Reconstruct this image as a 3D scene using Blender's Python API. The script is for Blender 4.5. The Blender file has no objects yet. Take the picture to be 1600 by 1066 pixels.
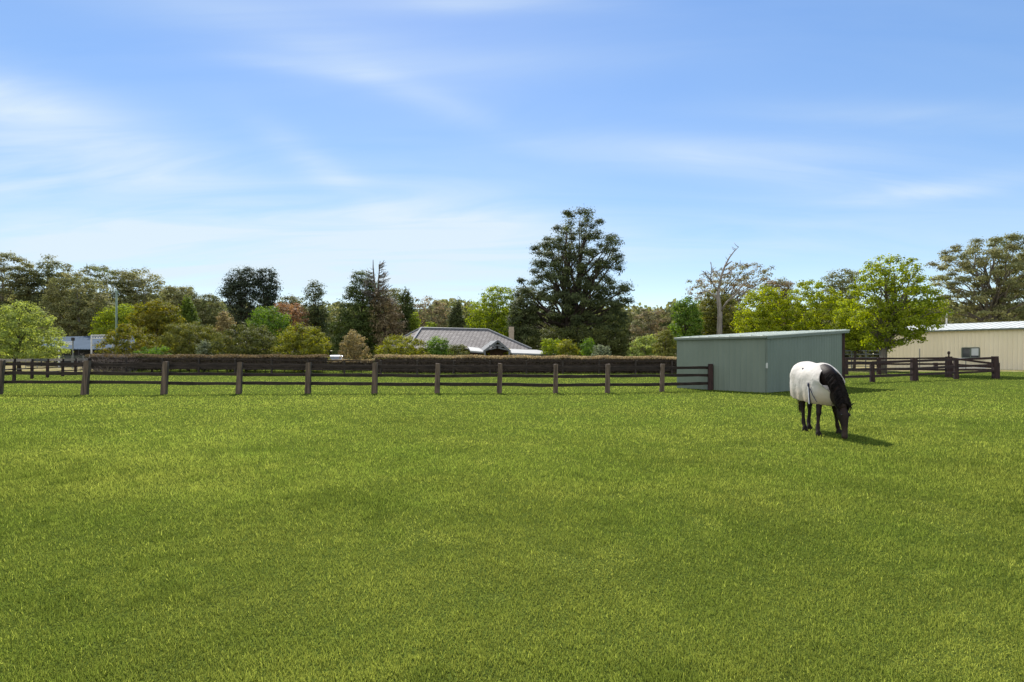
import bpy, math, random
import numpy as np
from mathutils import Vector, Matrix, noise as mnoise
R = math.radians
scene = bpy.context.scene
COL = scene.collection

# ------------------------------------------------------------ camera, sky, sun, exposure
F, H, YH = 900.0, 1.6, 553.0          # focal length in photo pixels, eye height, horizon row
def P(px, py, Z):                     # a pixel of the photo at depth Z -> a point in metres
    return Vector(((px - 800) / F * Z, Z, H + (YH - py) / F * Z))
def G(px, py):                        # a pixel on flat ground -> a point
    Z = F * H / (py - YH)
    return Vector(((px - 800) / F * Z, Z, 0))

cam_d = bpy.data.cameras.new('camera'); cam = bpy.data.objects.new('camera', cam_d); COL.objects.link(cam)
cam.location = (0, 0, H); cam.rotation_euler = (R(90), 0, 0)
cam_d.sensor_width = 36; cam_d.lens = 36 * F / 1600; cam_d.shift_y = (YH - 533) / 1600
cam_d.clip_end = 6000; cam_d.clip_start = 0.05
scene.camera = cam

SUN_AZ, SUN_EL = R(-12), R(44)        # azimuth from +Y (view direction) towards +X
sun_dir = Vector((math.sin(SUN_AZ) * math.cos(SUN_EL), math.cos(SUN_AZ) * math.cos(SUN_EL), math.sin(SUN_EL)))
sd = bpy.data.lights.new('sun', 'SUN'); so = bpy.data.objects.new('sun', sd); COL.objects.link(so)
sd.energy = 4.2; sd.angle = R(0.5); sd.color = (1.0, 0.95, 0.86)
so.rotation_euler = sun_dir.to_track_quat('Z', 'Y').to_euler()

world = bpy.data.worlds.new('World'); scene.world = world; world.use_nodes = True
wn, wl = world.node_tree.nodes, world.node_tree.links
wn.clear()
def wnode(t, **k):
    n = wn.new(t)
    for a, b in k.items(): setattr(n, a, b)
    return n
def wmath(op, a, b=None, c=None):
    n = wn.new('ShaderNodeMath'); n.operation = op
    for i, v in enumerate((a, b, c)):
        if v is None: continue
        if isinstance(v, (int, float)): n.inputs[i].default_value = v
        else: wl.new(v, n.inputs[i])
    return n.outputs[0]
sky = wnode('ShaderNodeTexSky'); sky.sky_type = 'NISHITA'; sky.sun_disc = False
sky.sun_elevation = SUN_EL; sky.sun_rotation = SUN_AZ
sky.air_density = 1.0; sky.dust_density = 0.1; sky.ozone_density = 2.0; sky.altitude = 200
CLOUD = (3.75, 4.35, 4.75, 1)
gm = wnode('ShaderNodeGamma'); gm.inputs['Gamma'].default_value = 0.66; wl.new(sky.outputs[0], gm.inputs['Color'])
gam = wnode('ShaderNodeHueSaturation'); gam.inputs['Hue'].default_value = .510; gam.inputs['Saturation'].default_value = 1.5
gam.inputs['Value'].default_value = 1.4
wl.new(gm.outputs[0], gam.inputs['Color'])
tc = wnode('ShaderNodeTexCoord'); sep = wnode('ShaderNodeSeparateXYZ'); wl.new(tc.outputs['Generated'], sep.inputs[0])
X, Y, Zc = sep.outputs
zz = wmath('ADD', wmath('MAXIMUM', Zc, 0.0), 0.16)
cx = wmath('DIVIDE', X, zz); cy = wmath('DIVIDE', Y, zz)
comb = wnode('ShaderNodeCombineXYZ'); wl.new(cx, comb.inputs[0]); wl.new(cy, comb.inputs[1])
mp = wnode('ShaderNodeMapping'); mp.inputs['Rotation'].default_value = (0, 0, R(28)); mp.inputs['Scale'].default_value = (0.42, 1.7, 1)
mp.inputs['Location'].default_value = (3.2, 1.4, 0)
wl.new(comb.outputs[0], mp.inputs[0])
nz = wnode('ShaderNodeTexNoise'); nz.inputs['Scale'].default_value = 1.7; nz.inputs['Detail'].default_value = 7
nz.inputs['Roughness'].default_value = 0.56; nz.inputs['Distortion'].default_value = 1.3
wl.new(mp.outputs[0], nz.inputs['Vector'])
nb = wnode('ShaderNodeTexNoise'); nb.inputs['Scale'].default_value = 0.5; nb.inputs['Detail'].default_value = 2
wl.new(comb.outputs[0], nb.inputs['Vector'])
# thin cirrus: streaks laid out by direction (tangent of azimuth and elevation), broken up by noise
Yp = wmath('MAXIMUM', Y, 0.05); U = wmath('DIVIDE', X, Yp); V_ = wmath('DIVIDE', Zc, Yp)
streaky = wmath('MULTIPLY', wmath('SUBTRACT', nz.outputs['Fac'], 0.30), 3.0)
streaky = wmath('MAXIMUM', streaky, 0.0)
total = None
for px, py, ln, wd, an, st in [(60,185,330,60,20,.55),(140,330,440,95,14,.66),(60,400,620,60,0,.5),(700,350,210,70,6,.62),(520,275,130,26,34,.34),(640,420,330,70,0,.42),
                               (1485,296,120,17,-7,.62),(1270,272,360,34,7,.34),(1120,236,260,22,0,.2),(450,48,300,45,14,.26),(470,104,120,14,8,.26),(650,145,170,24,22,.26),
                               (760,6,190,16,0,.34),(1460,182,280,22,2,.22),(1350,370,420,50,0,.26),(840,100,260,24,-5,.16)]:
    u0, v0, a_ = (px - 800) / F, (YH - py) / F, -R(an)
    du = wmath('SUBTRACT', U, u0); dv = wmath('SUBTRACT', V_, v0)
    a1 = wmath('DIVIDE', wmath('ADD', wmath('MULTIPLY', du, math.cos(a_)), wmath('MULTIPLY', dv, math.sin(a_))), ln / F)
    b1 = wmath('DIVIDE', wmath('SUBTRACT', wmath('MULTIPLY', dv, math.cos(a_)), wmath('MULTIPLY', du, math.sin(a_))), wd / F)
    e = wmath('MULTIPLY', wmath('EXPONENT', wmath('MULTIPLY', wmath('ADD', wmath('MULTIPLY', a1, a1), wmath('MULTIPLY', b1, b1)), -1.0)), st)
    total = e if total is None else wmath('ADD', total, e)
v = wmath('MULTIPLY', total, wmath('ADD', wmath('MULTIPLY', streaky, .75), .35))
v = wmath('ADD', v, wmath('ADD', wmath('MULTIPLY', streaky, .05), .04))
v = wmath('MINIMUM', v, .9)
mix = wnode('ShaderNodeMixRGB'); mix.inputs['Color2'].default_value = CLOUD
wl.new(v, mix.inputs['Fac']); wl.new(gam.outputs[0], mix.inputs['Color1'])
# unseen bright cloud added behind the camera as fill for shaded fronts
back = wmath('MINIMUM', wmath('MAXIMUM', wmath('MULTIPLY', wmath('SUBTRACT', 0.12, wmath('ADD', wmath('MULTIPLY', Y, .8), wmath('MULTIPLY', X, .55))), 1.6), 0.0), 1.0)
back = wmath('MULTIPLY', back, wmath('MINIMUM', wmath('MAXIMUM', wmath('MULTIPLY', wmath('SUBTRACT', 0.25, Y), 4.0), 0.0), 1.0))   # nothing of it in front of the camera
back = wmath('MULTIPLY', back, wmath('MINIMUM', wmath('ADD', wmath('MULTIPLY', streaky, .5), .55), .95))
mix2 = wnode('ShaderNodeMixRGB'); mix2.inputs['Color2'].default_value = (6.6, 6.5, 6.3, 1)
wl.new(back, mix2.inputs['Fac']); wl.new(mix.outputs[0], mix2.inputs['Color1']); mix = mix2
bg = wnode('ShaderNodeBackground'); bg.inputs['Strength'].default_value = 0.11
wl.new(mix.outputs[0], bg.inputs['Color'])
wo = wnode('ShaderNodeOutputWorld'); wl.new(bg.outputs[0], wo.inputs[0])

scene.view_settings.view_transform = 'Standard'; scene.view_settings.look = 'None'
scene.view_settings.exposure = 0.9; scene.view_settings.gamma = 1.0; scene.view_settings.use_curve_mapping = False
scene.render.engine = 'CYCLES'
scene.cycles.max_bounces = 6; scene.cycles.diffuse_bounces = 3; scene.cycles.transmission_bounces = 4
scene.cycles.sample_clamp_indirect = 4

# ------------------------------------------------------------ helpers
def tag(o, label=None, cat=None, group=None, kind=None):
    if label: o['label'] = label
    if cat: o['category'] = cat
    if group: o['group'] = group
    if kind: o['kind'] = kind
    return o
def empty(name, loc, rz=0, **k):
    o = bpy.data.objects.new(name, None); COL.objects.link(o); o.location = loc; o.rotation_euler = (0, 0, rz)
    o.empty_display_size = 0.2
    return tag(o, **k)
def link(name, me, mat, parent=None, **k):
    o = bpy.data.objects.new(name, me); COL.objects.link(o)
    if mat: me.materials.append(mat)
    if parent: o.parent = parent
    return tag(o, **k)

class MB:
    """collects vertices and faces of one mesh"""
    def __init__(s): s.v = []; s.f = []; s.uv = None
    def add(s, vs, fs):
        b = len(s.v); s.v += [tuple(q) for q in vs]; s.f += [tuple(b + i for i in f) for f in fs]; return b
    def box(s, c, d, M=None):
        x, y, z = d[0] / 2, d[1] / 2, d[2] / 2
        vs = [Vector((sx * x, sy * y, sz * z)) for sz in (-1, 1) for sy in (-1, 1) for sx in (-1, 1)]
        if M: vs = [M @ q for q in vs]
        vs = [q + Vector(c) for q in vs]
        s.add(vs, [(0, 2, 3, 1), (4, 5, 7, 6), (0, 1, 5, 4), (2, 6, 7, 3), (0, 4, 6, 2), (1, 3, 7, 5)])
    def beam(s, a, b, w, h, up=Vector((0, 0, 1)), wob=0, rng=None):   # rectangular bar from a to b
        a, b = Vector(a), Vector(b); t = (b - a).normalized(); sd_ = t.cross(up).normalized(); u = sd_.cross(t)
        n = 1 if not wob else 4; rings = []
        for i in range(n + 1):
            c = a.lerp(b, i / n); k = 1
            if wob:
                c = c + u * rng.uniform(-wob, wob) + sd_ * rng.uniform(-wob, wob); k = 1 + rng.uniform(-.12, .12)
            rings.append([c + sd_ * (x * w / 2 * k) + u * (y * h / 2 * k) for x, y in ((-1, -1), (1, -1), (1, 1), (-1, 1))])
        s.rings(rings)
    def rings(s, rings, cap=True):
        n = len(rings[0]); b = len(s.v)
        for r in rings: s.v += [tuple(q) for q in r]
        for i in range(len(rings) - 1):
            for j in range(n):
                k = (j + 1) % n
                s.f.append((b + i * n + j, b + i * n + k, b + (i + 1) * n + k, b + (i + 1) * n + j))
        if cap:
            s.f.append(tuple(b + j for j in reversed(range(n)))); e = b + (len(rings) - 1) * n
            s.f.append(tuple(e + j for j in range(n)))
    def tube(s, pts, rad, n=6, cap=True):
        pts = [Vector(p) for p in pts]; rings = []; pu = None
        for i, p in enumerate(pts):
            t = (pts[min(i + 1, len(pts) - 1)] - pts[max(i - 1, 0)])
            if t.length < 1e-9: t = Vector((0, 0, 1))
            t.normalize()
            if pu is None: pu = t.orthogonal().normalized()
            u = (pu - t * pu.dot(t))
            u = u.normalized() if u.length > 1e-6 else t.orthogonal().normalized()
            pu = u; w = t.cross(u); r = rad[i] if hasattr(rad, '__len__') else rad
            rings.append([p + (u * math.cos(2 * math.pi * j / n) + w * math.sin(2 * math.pi * j / n)) * r for j in range(n)])
        s.rings(rings, cap)
    def build(s, name, mat, parent=None, smooth=False, bevel=0, **k):
        me = bpy.data.meshes.new(name); me.from_pydata(s.v, [], s.f); me.update()
        if smooth: me.polygons.foreach_set('use_smooth', [True] * len(me.polygons))
        o = link(name, me, mat, parent, **k)
        if bevel:
            m = o.modifiers.new('bevel', 'BEVEL'); m.width = bevel; m.segments = 2; m.limit_method = 'ANGLE'
        return o

def np_mesh(name, V, nface, k, tint=None):
    """V: (nface*k,3) separate faces with k corners each"""
    me = bpy.data.meshes.new(name)
    me.vertices.add(len(V)); me.vertices.foreach_set('co', V.astype(np.float32).ravel())
    me.loops.add(nface * k); me.loops.foreach_set('vertex_index', np.arange(nface * k, dtype=np.int32))
    me.polygons.add(nface); me.polygons.foreach_set('loop_start', np.arange(0, nface * k, k, dtype=np.int32))
    try: me.polygons.foreach_set('loop_total', np.full(nface, k, dtype=np.int32))
    except Exception: pass
    me.update(calc_edges=True)
    if tint is not None:
        a = me.color_attributes.new('tint', 'FLOAT_COLOR', 'POINT')
        c = np.ones((len(V), 4), np.float32); c[:, :3] = np.repeat(tint, k, axis=0); a.data.foreach_set('color', c.ravel())
    return me

# ------------------------------------------------------------ materials
def new_mat(name):
    m = bpy.data.materials.new(name); m.use_nodes = True; nt = m.node_tree
    return m, nt, nt.nodes, nt.links, nt.nodes['Principled BSDF']
def ramp_mix(nt, fac, a, b):
    n = nt.nodes.new('ShaderNodeMixRGB'); n.inputs[1].default_value = (*a, 1); n.inputs[2].default_value = (*b, 1)
    nt.links.new(fac, n.inputs[0]); return n.outputs[0]
def surf(name, a, b=None, scale=4, rough=0.7, bump=0.0, bscale=None, stretch=(1, 1, 1), spec=0.3, metal=0, lo=.35, hi=.65, coord='Object'):
    m, nt, N, L, p = new_mat(name); b = b or tuple(c * .75 for c in a)
    t = N.new('ShaderNodeTexCoord'); mpn = N.new('ShaderNodeMapping'); mpn.inputs['Scale'].default_value = stretch
    L.new(t.outputs[coord], mpn.inputs[0])
    n = N.new('ShaderNodeTexNoise'); n.inputs['Scale'].default_value = scale; n.inputs['Detail'].default_value = 6
    L.new(mpn.outputs[0], n.inputs['Vector'])
    r = N.new('ShaderNodeMapRange'); r.inputs['From Min'].default_value = lo; r.inputs['From Max'].default_value = hi
    L.new(n.outputs['Fac'], r.inputs[0])
    L.new(ramp_mix(nt, r.outputs[0], a, b), p.inputs['Base Color'])
    p.inputs['Roughness'].default_value = rough; p.inputs['Specular IOR Level'].default_value = spec; p.inputs['Metallic'].default_value = metal
    if bump:
        n2 = N.new('ShaderNodeTexNoise'); n2.inputs['Scale'].default_value = bscale or scale * 4; n2.inputs['Detail'].default_value = 5
        L.new(mpn.outputs[0], n2.inputs['Vector'])
        bn = N.new('ShaderNodeBump'); bn.inputs['Strength'].default_value = bump; bn.inputs['Distance'].default_value = 0.03
        L.new(n2.outputs['Fac'], bn.inputs['Height']); L.new(bn.outputs[0], p.inputs['Normal'])
    return m
def leaf_mat(name, a, b, trans=0.35, sat_t=1.25):
    m, nt, N, L, p = new_mat(name)
    at = N.new('ShaderNodeVertexColor'); at.layer_name = 'tint'
    sp = N.new('ShaderNodeSeparateColor'); L.new(at.outputs[0], sp.inputs[0])
    c = ramp_mix(nt, sp.outputs[0], a, b)
    mu = N.new('ShaderNodeMixRGB'); mu.blend_type = 'MULTIPLY'; mu.inputs[0].default_value = 1
    L.new(c, mu.inputs[1])
    g = N.new('ShaderNodeCombineColor')
    for i in range(3): L.new(sp.outputs[1], g.inputs[i])
    L.new(g.outputs[0], mu.inputs[2])
    p.inputs['Roughness'].default_value = .7; p.inputs['Specular IOR Level'].default_value = .1
    L.new(mu.outputs[0], p.inputs['Base Color'])
    tr = N.new('ShaderNodeBsdfTranslucent')
    hs = N.new('ShaderNodeHueSaturation'); hs.inputs['Hue'].default_value = .485; hs.inputs['Saturation'].default_value = sat_t; hs.inputs['Value'].default_value = 1.5
    L.new(mu.outputs[0], hs.inputs['Color']); L.new(hs.outputs[0], tr.inputs['Color'])
    ms = N.new('ShaderNodeMixShader'); ms.inputs[0].default_value = trans
    L.new(p.outputs[0], ms.inputs[1]); L.new(tr.outputs[0], ms.inputs[2])
    L.new(ms.outputs[0], N['Material Output'].inputs[0])
    return m

M = {}
M['timber'] = surf('weathered_timber', (.06, .048, .041), (.022, .018, .016), 3, .85, .6, 14, (6, 6, .6))
M['timber_post'] = surf('weathered_post', (.175, .13, .098), (.065, .05, .038), 3, .85, .7, 12, (5, 5, .5))
M['timber_rail'] = surf('dark_rail', (.042, .031, .025), (.017, .013, .011), 3, .85, .5, 12, (1, 1, 4))
M['brown_post'] = surf('brown_treated_post', (.055, .031, .028), (.022, .014, .014), 3, .8, .5, 12, (5, 5, .6))
M['pale_timber'] = surf('pale_weathered_timber', (.30, .245, .19), (.16, .125, .1), 3, .85, .5, 12, (1, 1, 3))
M['green_steel'] = surf('green_steel_sheet', (.158, .200, .166), (.134, .172, .142), 1.2, .45, .08, 3, (1, 1, .35), spec=.5)
M['green_trim'] = surf('green_trim', (.12, .155, .13), (.10, .13, .11), 2, .4, spec=.5)
M['roof_steel'] = surf('pale_roof_steel', (.66, .70, .62), (.58, .62, .55), 1, .45, .05, 3, (1, 1, 1), spec=.5)
M['cream_steel'] = surf('cream_steel_sheet', (.80, .73, .56), (.74, .67, .50), .5, .5, .05, 3, (1, 1, .3))
M['galv'] = surf('galvanised_roof', (.52, .54, .52), (.45, .47, .45), .6, .6, .05, 2, spec=.3)
M['blue_roof'] = surf('blue_grey_roof_steel', (.055, .085, .125), (.045, .072, .108), .6, .9, .05, 2, spec=.1)
M['sheet'] = surf('dull_pale_sheet_roof', (.30, .31, .31), (.24, .25, .26), 1, .7, .05, 2, spec=.2)
M['grey_roof'] = surf('grey_porch_roof', (.17, .18, .19), (.14, .15, .16), 1, .7, .05, 2, spec=.15)
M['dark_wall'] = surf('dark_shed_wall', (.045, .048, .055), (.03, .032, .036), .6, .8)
M['white_paint'] = surf('white_painted_steel', (.72, .74, .76), (.55, .57, .6), 3, .5)
M['grey_steel'] = surf('grey_steel', (.22, .24, .24), (.16, .17, .17), 3, .5)
M['green_pole'] = surf('green_pole_steel', (.22, .30, .23), (.17, .23, .18), 3, .6)
M['brick'] = surf('brown_brick', (.12, .065, .045), (.08, .045, .035), 5, .85)
M['pale_brick'] = surf('pale_brick', (.42, .35, .27), (.34, .28, .21), 5, .85, .3, 12)
M['trim_dark'] = surf('grey_painted_trim', (.17, .18, .2), (.13, .14, .15), 4, .6)
M['bark_grey'] = surf('grey_bark', (.20, .18, .15), (.10, .085, .07), 3, .9, .6, 10, (3, 3, .6))
M['bark_dark'] = surf('dark_bark', (.085, .065, .05), (.04, .03, .025), 3, .9, .6, 10, (3, 3, .6))
M['bark_pale'] = surf('pale_gum_bark', (.36, .33, .28), (.2, .17, .14), 1.2, .8, .3, 6, (2, 2, .5))
M['bark_dead'] = surf('silvery_dead_wood', (.29, .265, .235), (.17, .15, .13), 2, .85, .3, 8, (2, 2, .5))
M['twig'] = surf('grey_twigs', (.24, .2, .17), (.13, .1, .085), 3, .9)
M['glass'] = surf('window_glass', (.05, .06, .07), (.03, .035, .04), 1.5, .08, spec=.8)
M['car_glass'] = surf('car_glass', (.26, .28, .29), (.16, .17, .18), 3, .12, spec=.6)
M['reflection'] = surf('pane_reflection', (.55, .6, .62), (.45, .5, .52), 3, .5)  # pale colour of the painted window reflection
M['car_paint'] = surf('white_car_paint', (.75, .76, .77), (.68, .69, .7), 2, .25, spec=.6)
M['rubber'] = surf('black_rubber', (.03, .03, .03), (.02, .02, .02), 5, .8)
M['hair'] = surf('black_horse_hair', (.018, .014, .013), (.006, .005, .005), 14, .75, .8, 60, (1, 1, .25), spec=.12)
M['tail'] = surf('brown_tail_hair', (.09, .055, .04), (.03, .02, .016), 14, .6, .8, 60, (1, 1, .2))
M['hoof'] = surf('dark_hoof', (.022, .018, .016), (.014, .012, .011), 8, .8, spec=.1)
M['strap_blue'] = surf('navy_webbing', (.035, .04, .10), (.02, .025, .06), 20, .7)
M['strap_white'] = surf('pale_webbing', (.72, .72, .76), (.6, .6, .66), 20, .7)
M['eye'] = surf('horse_eye', (.01, .007, .006), (.006, .005, .004), 5, .08, spec=.8)

# tile roof: rows of tiles from the roof's own UV in metres
def tile_mat():
    m, nt, N, L, p = new_mat('concrete_roof_tiles')
    uv = N.new('ShaderNodeUVMap'); uv.uv_map = 'UVMap'
    br = N.new('ShaderNodeTexBrick'); br.inputs['Scale'].default_value = 1
    br.inputs['Brick Width'].default_value = .5; br.inputs['Row Height'].default_value = .38
    br.inputs['Mortar Size'].default_value = .05; br.inputs['Mortar Smooth'].default_value = .6
    br.inputs['Color1'].default_value = (.27, .25, .24, 1); br.inputs['Color2'].default_value = (.185, .17, .165, 1)
    br.inputs['Mortar'].default_value = (.07, .06, .058, 1)
    L.new(uv.outputs[0], br.inputs['Vector'])
    n = N.new('ShaderNodeTexNoise'); n.inputs['Scale'].default_value = .8; n.inputs['Detail'].default_value = 4
    mu = N.new('ShaderNodeMixRGB'); mu.blend_type = 'MULTIPLY'; mu.inputs[0].default_value = .5
    L.new(br.outputs['Color'], mu.inputs[1]); L.new(n.outputs['Color'], mu.inputs[2])
    L.new(br.outputs['Color'], p.inputs['Base Color']); p.inputs['Roughness'].default_value = .75
    b = N.new('ShaderNodeBump'); p.inputs['Specular IOR Level'].default_value = .1; b.inputs['Strength'].default_value = .8; b.inputs['Distance'].default_value = .04; b.invert = True
    L.new(br.outputs['Fac'], b.inputs['Height']); L.new(b.outputs[0], p.inputs['Normal'])
    return m
M['tiles'] = tile_mat()

# ground: lawn soil and thatch; straw-coloured yard dirt in real patches
def ground_mat():
    m, nt, N, L, p = new_mat('lawn_ground')
    g = N.new('ShaderNodeNewGeometry')
    def noise(scale, det=5, rough=.55):
        n = N.new('ShaderNodeTexNoise'); n.inputs['Scale'].default_value = scale; n.inputs['Detail'].default_value = det
        n.inputs['Roughness'].default_value = rough; L.new(g.outputs['Position'], n.inputs['Vector']); return n.outputs['Fac']
    def mrange(v, a, b):
        r = N.new('ShaderNodeMapRange'); r.inputs['From Min'].default_value = a; r.inputs['From Max'].default_value = b; L.new(v, r.inputs[0]); return r.outputs[0]
    def mixc(f, a, b):
        n = N.new('ShaderNodeMixRGB')
        for i, v in enumerate((f, a, b)):
            if isinstance(v, tuple): n.inputs[i].default_value = (*v, 1)
            else: L.new(v, n.inputs[i])
        return n.outputs[0]
    c1 = mixc(mrange(noise(6), .3, .7), (.075, .115, .018), (.14, .19, .03))
    c2 = mixc(mrange(noise(.35), .35, .7), c1, (.13, .165, .03))
    c2 = mixc(mrange(noise(60, 2), .35, .7), (.025, .036, .01), c2)
    # dirt: far left yard, and a pale strip in front of the cream barn
    sp = N.new('ShaderNodeSeparateXYZ'); L.new(g.outputs['Position'], sp.inputs[0])
    def mth(op, a, b):
        n = N.new('ShaderNodeMath'); n.operation = op
        for i, v in enumerate((a, b)):
            if isinstance(v, (int, float)): n.inputs[i].default_value = v
            else: L.new(v, n.inputs[i])
        return n.outputs[0]
    wob = mth('MULTIPLY', mth('SUBTRACT', noise(.25, 4), .5), 14)
    yy = mth('ADD', sp.outputs[1], wob)
    left_ = mth('MULTIPLY', mrange(yy, 49, 52), mrange(sp.outputs[0], -34, -36))
    right_ = mth('MULTIPLY', mrange(yy, 50, 54), mrange(sp.outputs[0], 26, 29))
    d = mth('MAXIMUM', left_, right_)
    dirt = mixc(mrange(noise(1.5), .35, .65), (.30, .24, .15), (.16, .16, .06))
    L.new(mixc(d, c2, dirt), p.inputs['Base Color']); p.inputs['Roughness'].default_value = 1; p.inputs['Specular IOR Level'].default_value = 0
    b = N.new('ShaderNodeBump'); b.inputs['Strength'].default_value = .6; b.inputs['Distance'].default_value = .05
    L.new(noise(25, 4), b.inputs['Height']); L.new(b.outputs[0], p.inputs['Normal'])
    return m
M['ground'] = ground_mat()
gb = MB(); gb.add([(-3000, -60, 0), (3000, -60, 0), (3000, 3500, 0), (-3000, 3500, 0)], [(0, 1, 2, 3)])
gb.build('ground', M['ground'], kind='structure')

# ------------------------------------------------------------ grass blades
def vnoise(x, y, s, seed):
    r = np.random.RandomState(seed); g = r.rand(256, 256)
    X_, Y_ = x / s + 1000.3, y / s + 1000.7
    ix, iy = np.floor(X_).astype(int), np.floor(Y_).astype(int); fx, fy = X_ - ix, Y_ - iy
    fx = fx * fx * (3 - 2 * fx); fy = fy * fy * (3 - 2 * fy)
    a = g[ix % 256, iy % 256]; b = g[(ix + 1) % 256, iy % 256]; c = g[ix % 256, (iy + 1) % 256]; d = g[(ix + 1) % 256, (iy + 1) % 256]
    return (a * (1 - fx) + b * fx) * (1 - fy) + (c * (1 - fx) + d * fx) * fy
M['grass'] = leaf_mat('grass_blades', (.111, .17, .023), (.212, .253, .041), .62, 1.0)
M['grass'].node_tree.nodes['Principled BSDF'].inputs['Specular IOR Level'].default_value = 0
def grass():
    rs = np.random.RandomState(5); n = 1500000
    u = rs.rand(n); z0, z1 = 2.35, 58.0
    Z = 1 / (1 / z0 + u * (1 / z1 - 1 / z0))
    Z = Z[rs.rand(n) < np.clip(.42 + (Z - 2.4) / 9, .42, 1)]; n = len(Z)
    half = 0.93 * Z + 1.5; x = (rs.rand(n) * 2 - 1) * half
    sc = np.clip(Z / 5.5, .62, 9) ** .74
    patch = .5 * vnoise(x * .8 + Z * .6, Z * .8 - x * .6, 1.6, 1) + .3 * vnoise(x, Z, .45, 2) + .2 * vnoise(x, Z, 6., 3)
    tuft = vnoise(x, Z, .09, 9) * .6 + vnoise(x, Z, .23, 8) * .4
    h = (.016 + .025 * rs.rand(n) ** 1.5) * (.55 + .8 * tuft) * np.clip(sc, .8, 1.25)
    w = .0023 * sc * np.clip(.8 + Z / 40, .8, 1.3) * (.7 + .7 * rs.rand(n))
    ang = rs.rand(n) * 2 * np.pi; lean = np.abs(rs.randn(n)) * .55 + .15; la = rs.rand(n) * 2 * np.pi
    bx, by = np.cos(ang) * w, np.sin(ang) * w
    top = np.stack([x + np.cos(la) * np.sin(lean) * h * 1.2, Z + np.sin(la) * np.sin(lean) * h * 1.2, h * np.cos(np.clip(lean, 0, 1.4))], 1)
    V = np.empty((n, 4, 3))
    V[:, 0] = np.stack([x - bx, Z - by, np.full(n, -.004)], 1); V[:, 1] = np.stack([x + bx, Z + by, np.full(n, -.004)], 1)
    o = np.stack([bx, by, 0 * bx], 1) * .45
    V[:, 2] = top + o; V[:, 3] = top - o
    t = np.zeros((n, 3)); t[:, 0] = np.clip(patch * 1.3 - .25 + rs.randn(n) * .2, 0, 1)
    t[:, 1] = np.clip(.68 + .22 * (vnoise(x * .7 + Z * .7, Z * .7 - x * .7, .8, 4) - .5) + .12 * (vnoise(x * .8 + Z * .6, Z * .8 - x * .6, 3.5, 14) - .5) + .35 * tuft + rs.randn(n) * .16, .3, 1.9)
    t[:, 1] *= .93 + .40 * np.clip((Z + 6 * (vnoise(x, Z, 5., 31) - .5) - 4) / 15, 0, 1)   # backlit brightening of the far turf, painted into the blade tint
    q = vnoise(x * .9 + Z * .3, Z * .9 - x * .3, .28, 41) * .6 + vnoise(x, Z, .9, 42) * .4
    rank = q > .74; thin = q < .24                      # ranker dark tufts, and thin dry spots
    t[rank, 1] *= .86; t[rank, 0] *= .5; t[thin, 0] = np.clip(t[thin, 0] + .35, 0, 1); t[thin, 1] *= 1.06
    V[rank, 2:, 2] *= 1.25; V[thin, 2:, 2] *= .75
    dry = rs.rand(n) < np.where(thin, .14, .03); t[dry, 0] = 1; t[dry, 1] = 1.45
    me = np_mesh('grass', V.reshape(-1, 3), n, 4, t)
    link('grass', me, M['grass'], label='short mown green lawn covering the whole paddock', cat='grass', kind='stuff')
grass()

# ------------------------------------------------------------ plants
def jit_dir(rs, n):
    v = rs.randn(n, 3); return v / np.linalg.norm(v, axis=1, keepdims=True)
LEAF = {}
def lm(key):
    a, b, t = {
        'gum': ((.15, .165, .075), (.22, .195, .095), .32), 'gum_red': ((.14, .16, .08), (.26, .18, .115), .32),
        'gum_dark': ((.11, .135, .058), (.18, .165, .08), .32),
        'lime': ((.17, .23, .035), (.30, .34, .06), .45), 'lime_soft': ((.26, .31, .09), (.42, .45, .16), .48),
        'maple': ((.17, .23, .03), (.40, .42, .045), .5), 'maple_green': ((.165, .22, .032), (.38, .41, .05), .5),
        'orange': ((.10, .12, .028), (.22, .18, .035), .35), 'olive': ((.095, .105, .03), (.18, .17, .045), .3),
        'olive_yellow': ((.12, .13, .03), (.26, .25, .05), .35), 'dark_olive': ((.065, .075, .025), (.13, .13, .04), .28),
        'grey_green': ((.12, .14, .085), (.20, .21, .13), .3), 'tan': ((.18, .14, .07), (.30, .24, .12), .3),
        'pine': ((.05, .064, .03), (.105, .115, .047), .24), 'pine_blue': ((.034, .047, .032), (.062, .072, .042), .15),
        'cypress': ((.045, .065, .022), (.09, .11, .03), .15), 'cone': ((.075, .11, .022), (.14, .18, .03), .25), 'redbrown': ((.20, .12, .075), (.30, .19, .10), .3),
        'deadbrown': ((.12, .09, .055), (.20, .15, .085), .2), 'green': ((.07, .13, .03), (.15, .21, .045), .35),
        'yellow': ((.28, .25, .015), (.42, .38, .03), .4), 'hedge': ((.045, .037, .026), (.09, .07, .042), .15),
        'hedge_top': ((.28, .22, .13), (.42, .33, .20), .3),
    }[key]
    if key not in LEAF:
        k = 1.0 if key in ('maple', 'lime', 'yellow', 'hedge_top', 'lime_soft', 'hedge', 'maple_green') else 1.3
        a, b = (a[0] * k, a[1] * k * 1.03, a[2] * k), (b[0] * k * .97, b[1] * k * 1.05, b[2] * k)
        LEAF[key] = leaf_mat('foliage_' + key, a, b, min(.5, t + .06))
    return LEAF[key]

def interp(prof, z, j):
    zs = [p[0] for p in prof]
    return np.interp(z, zs, [p[j] for p in prof])

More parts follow.
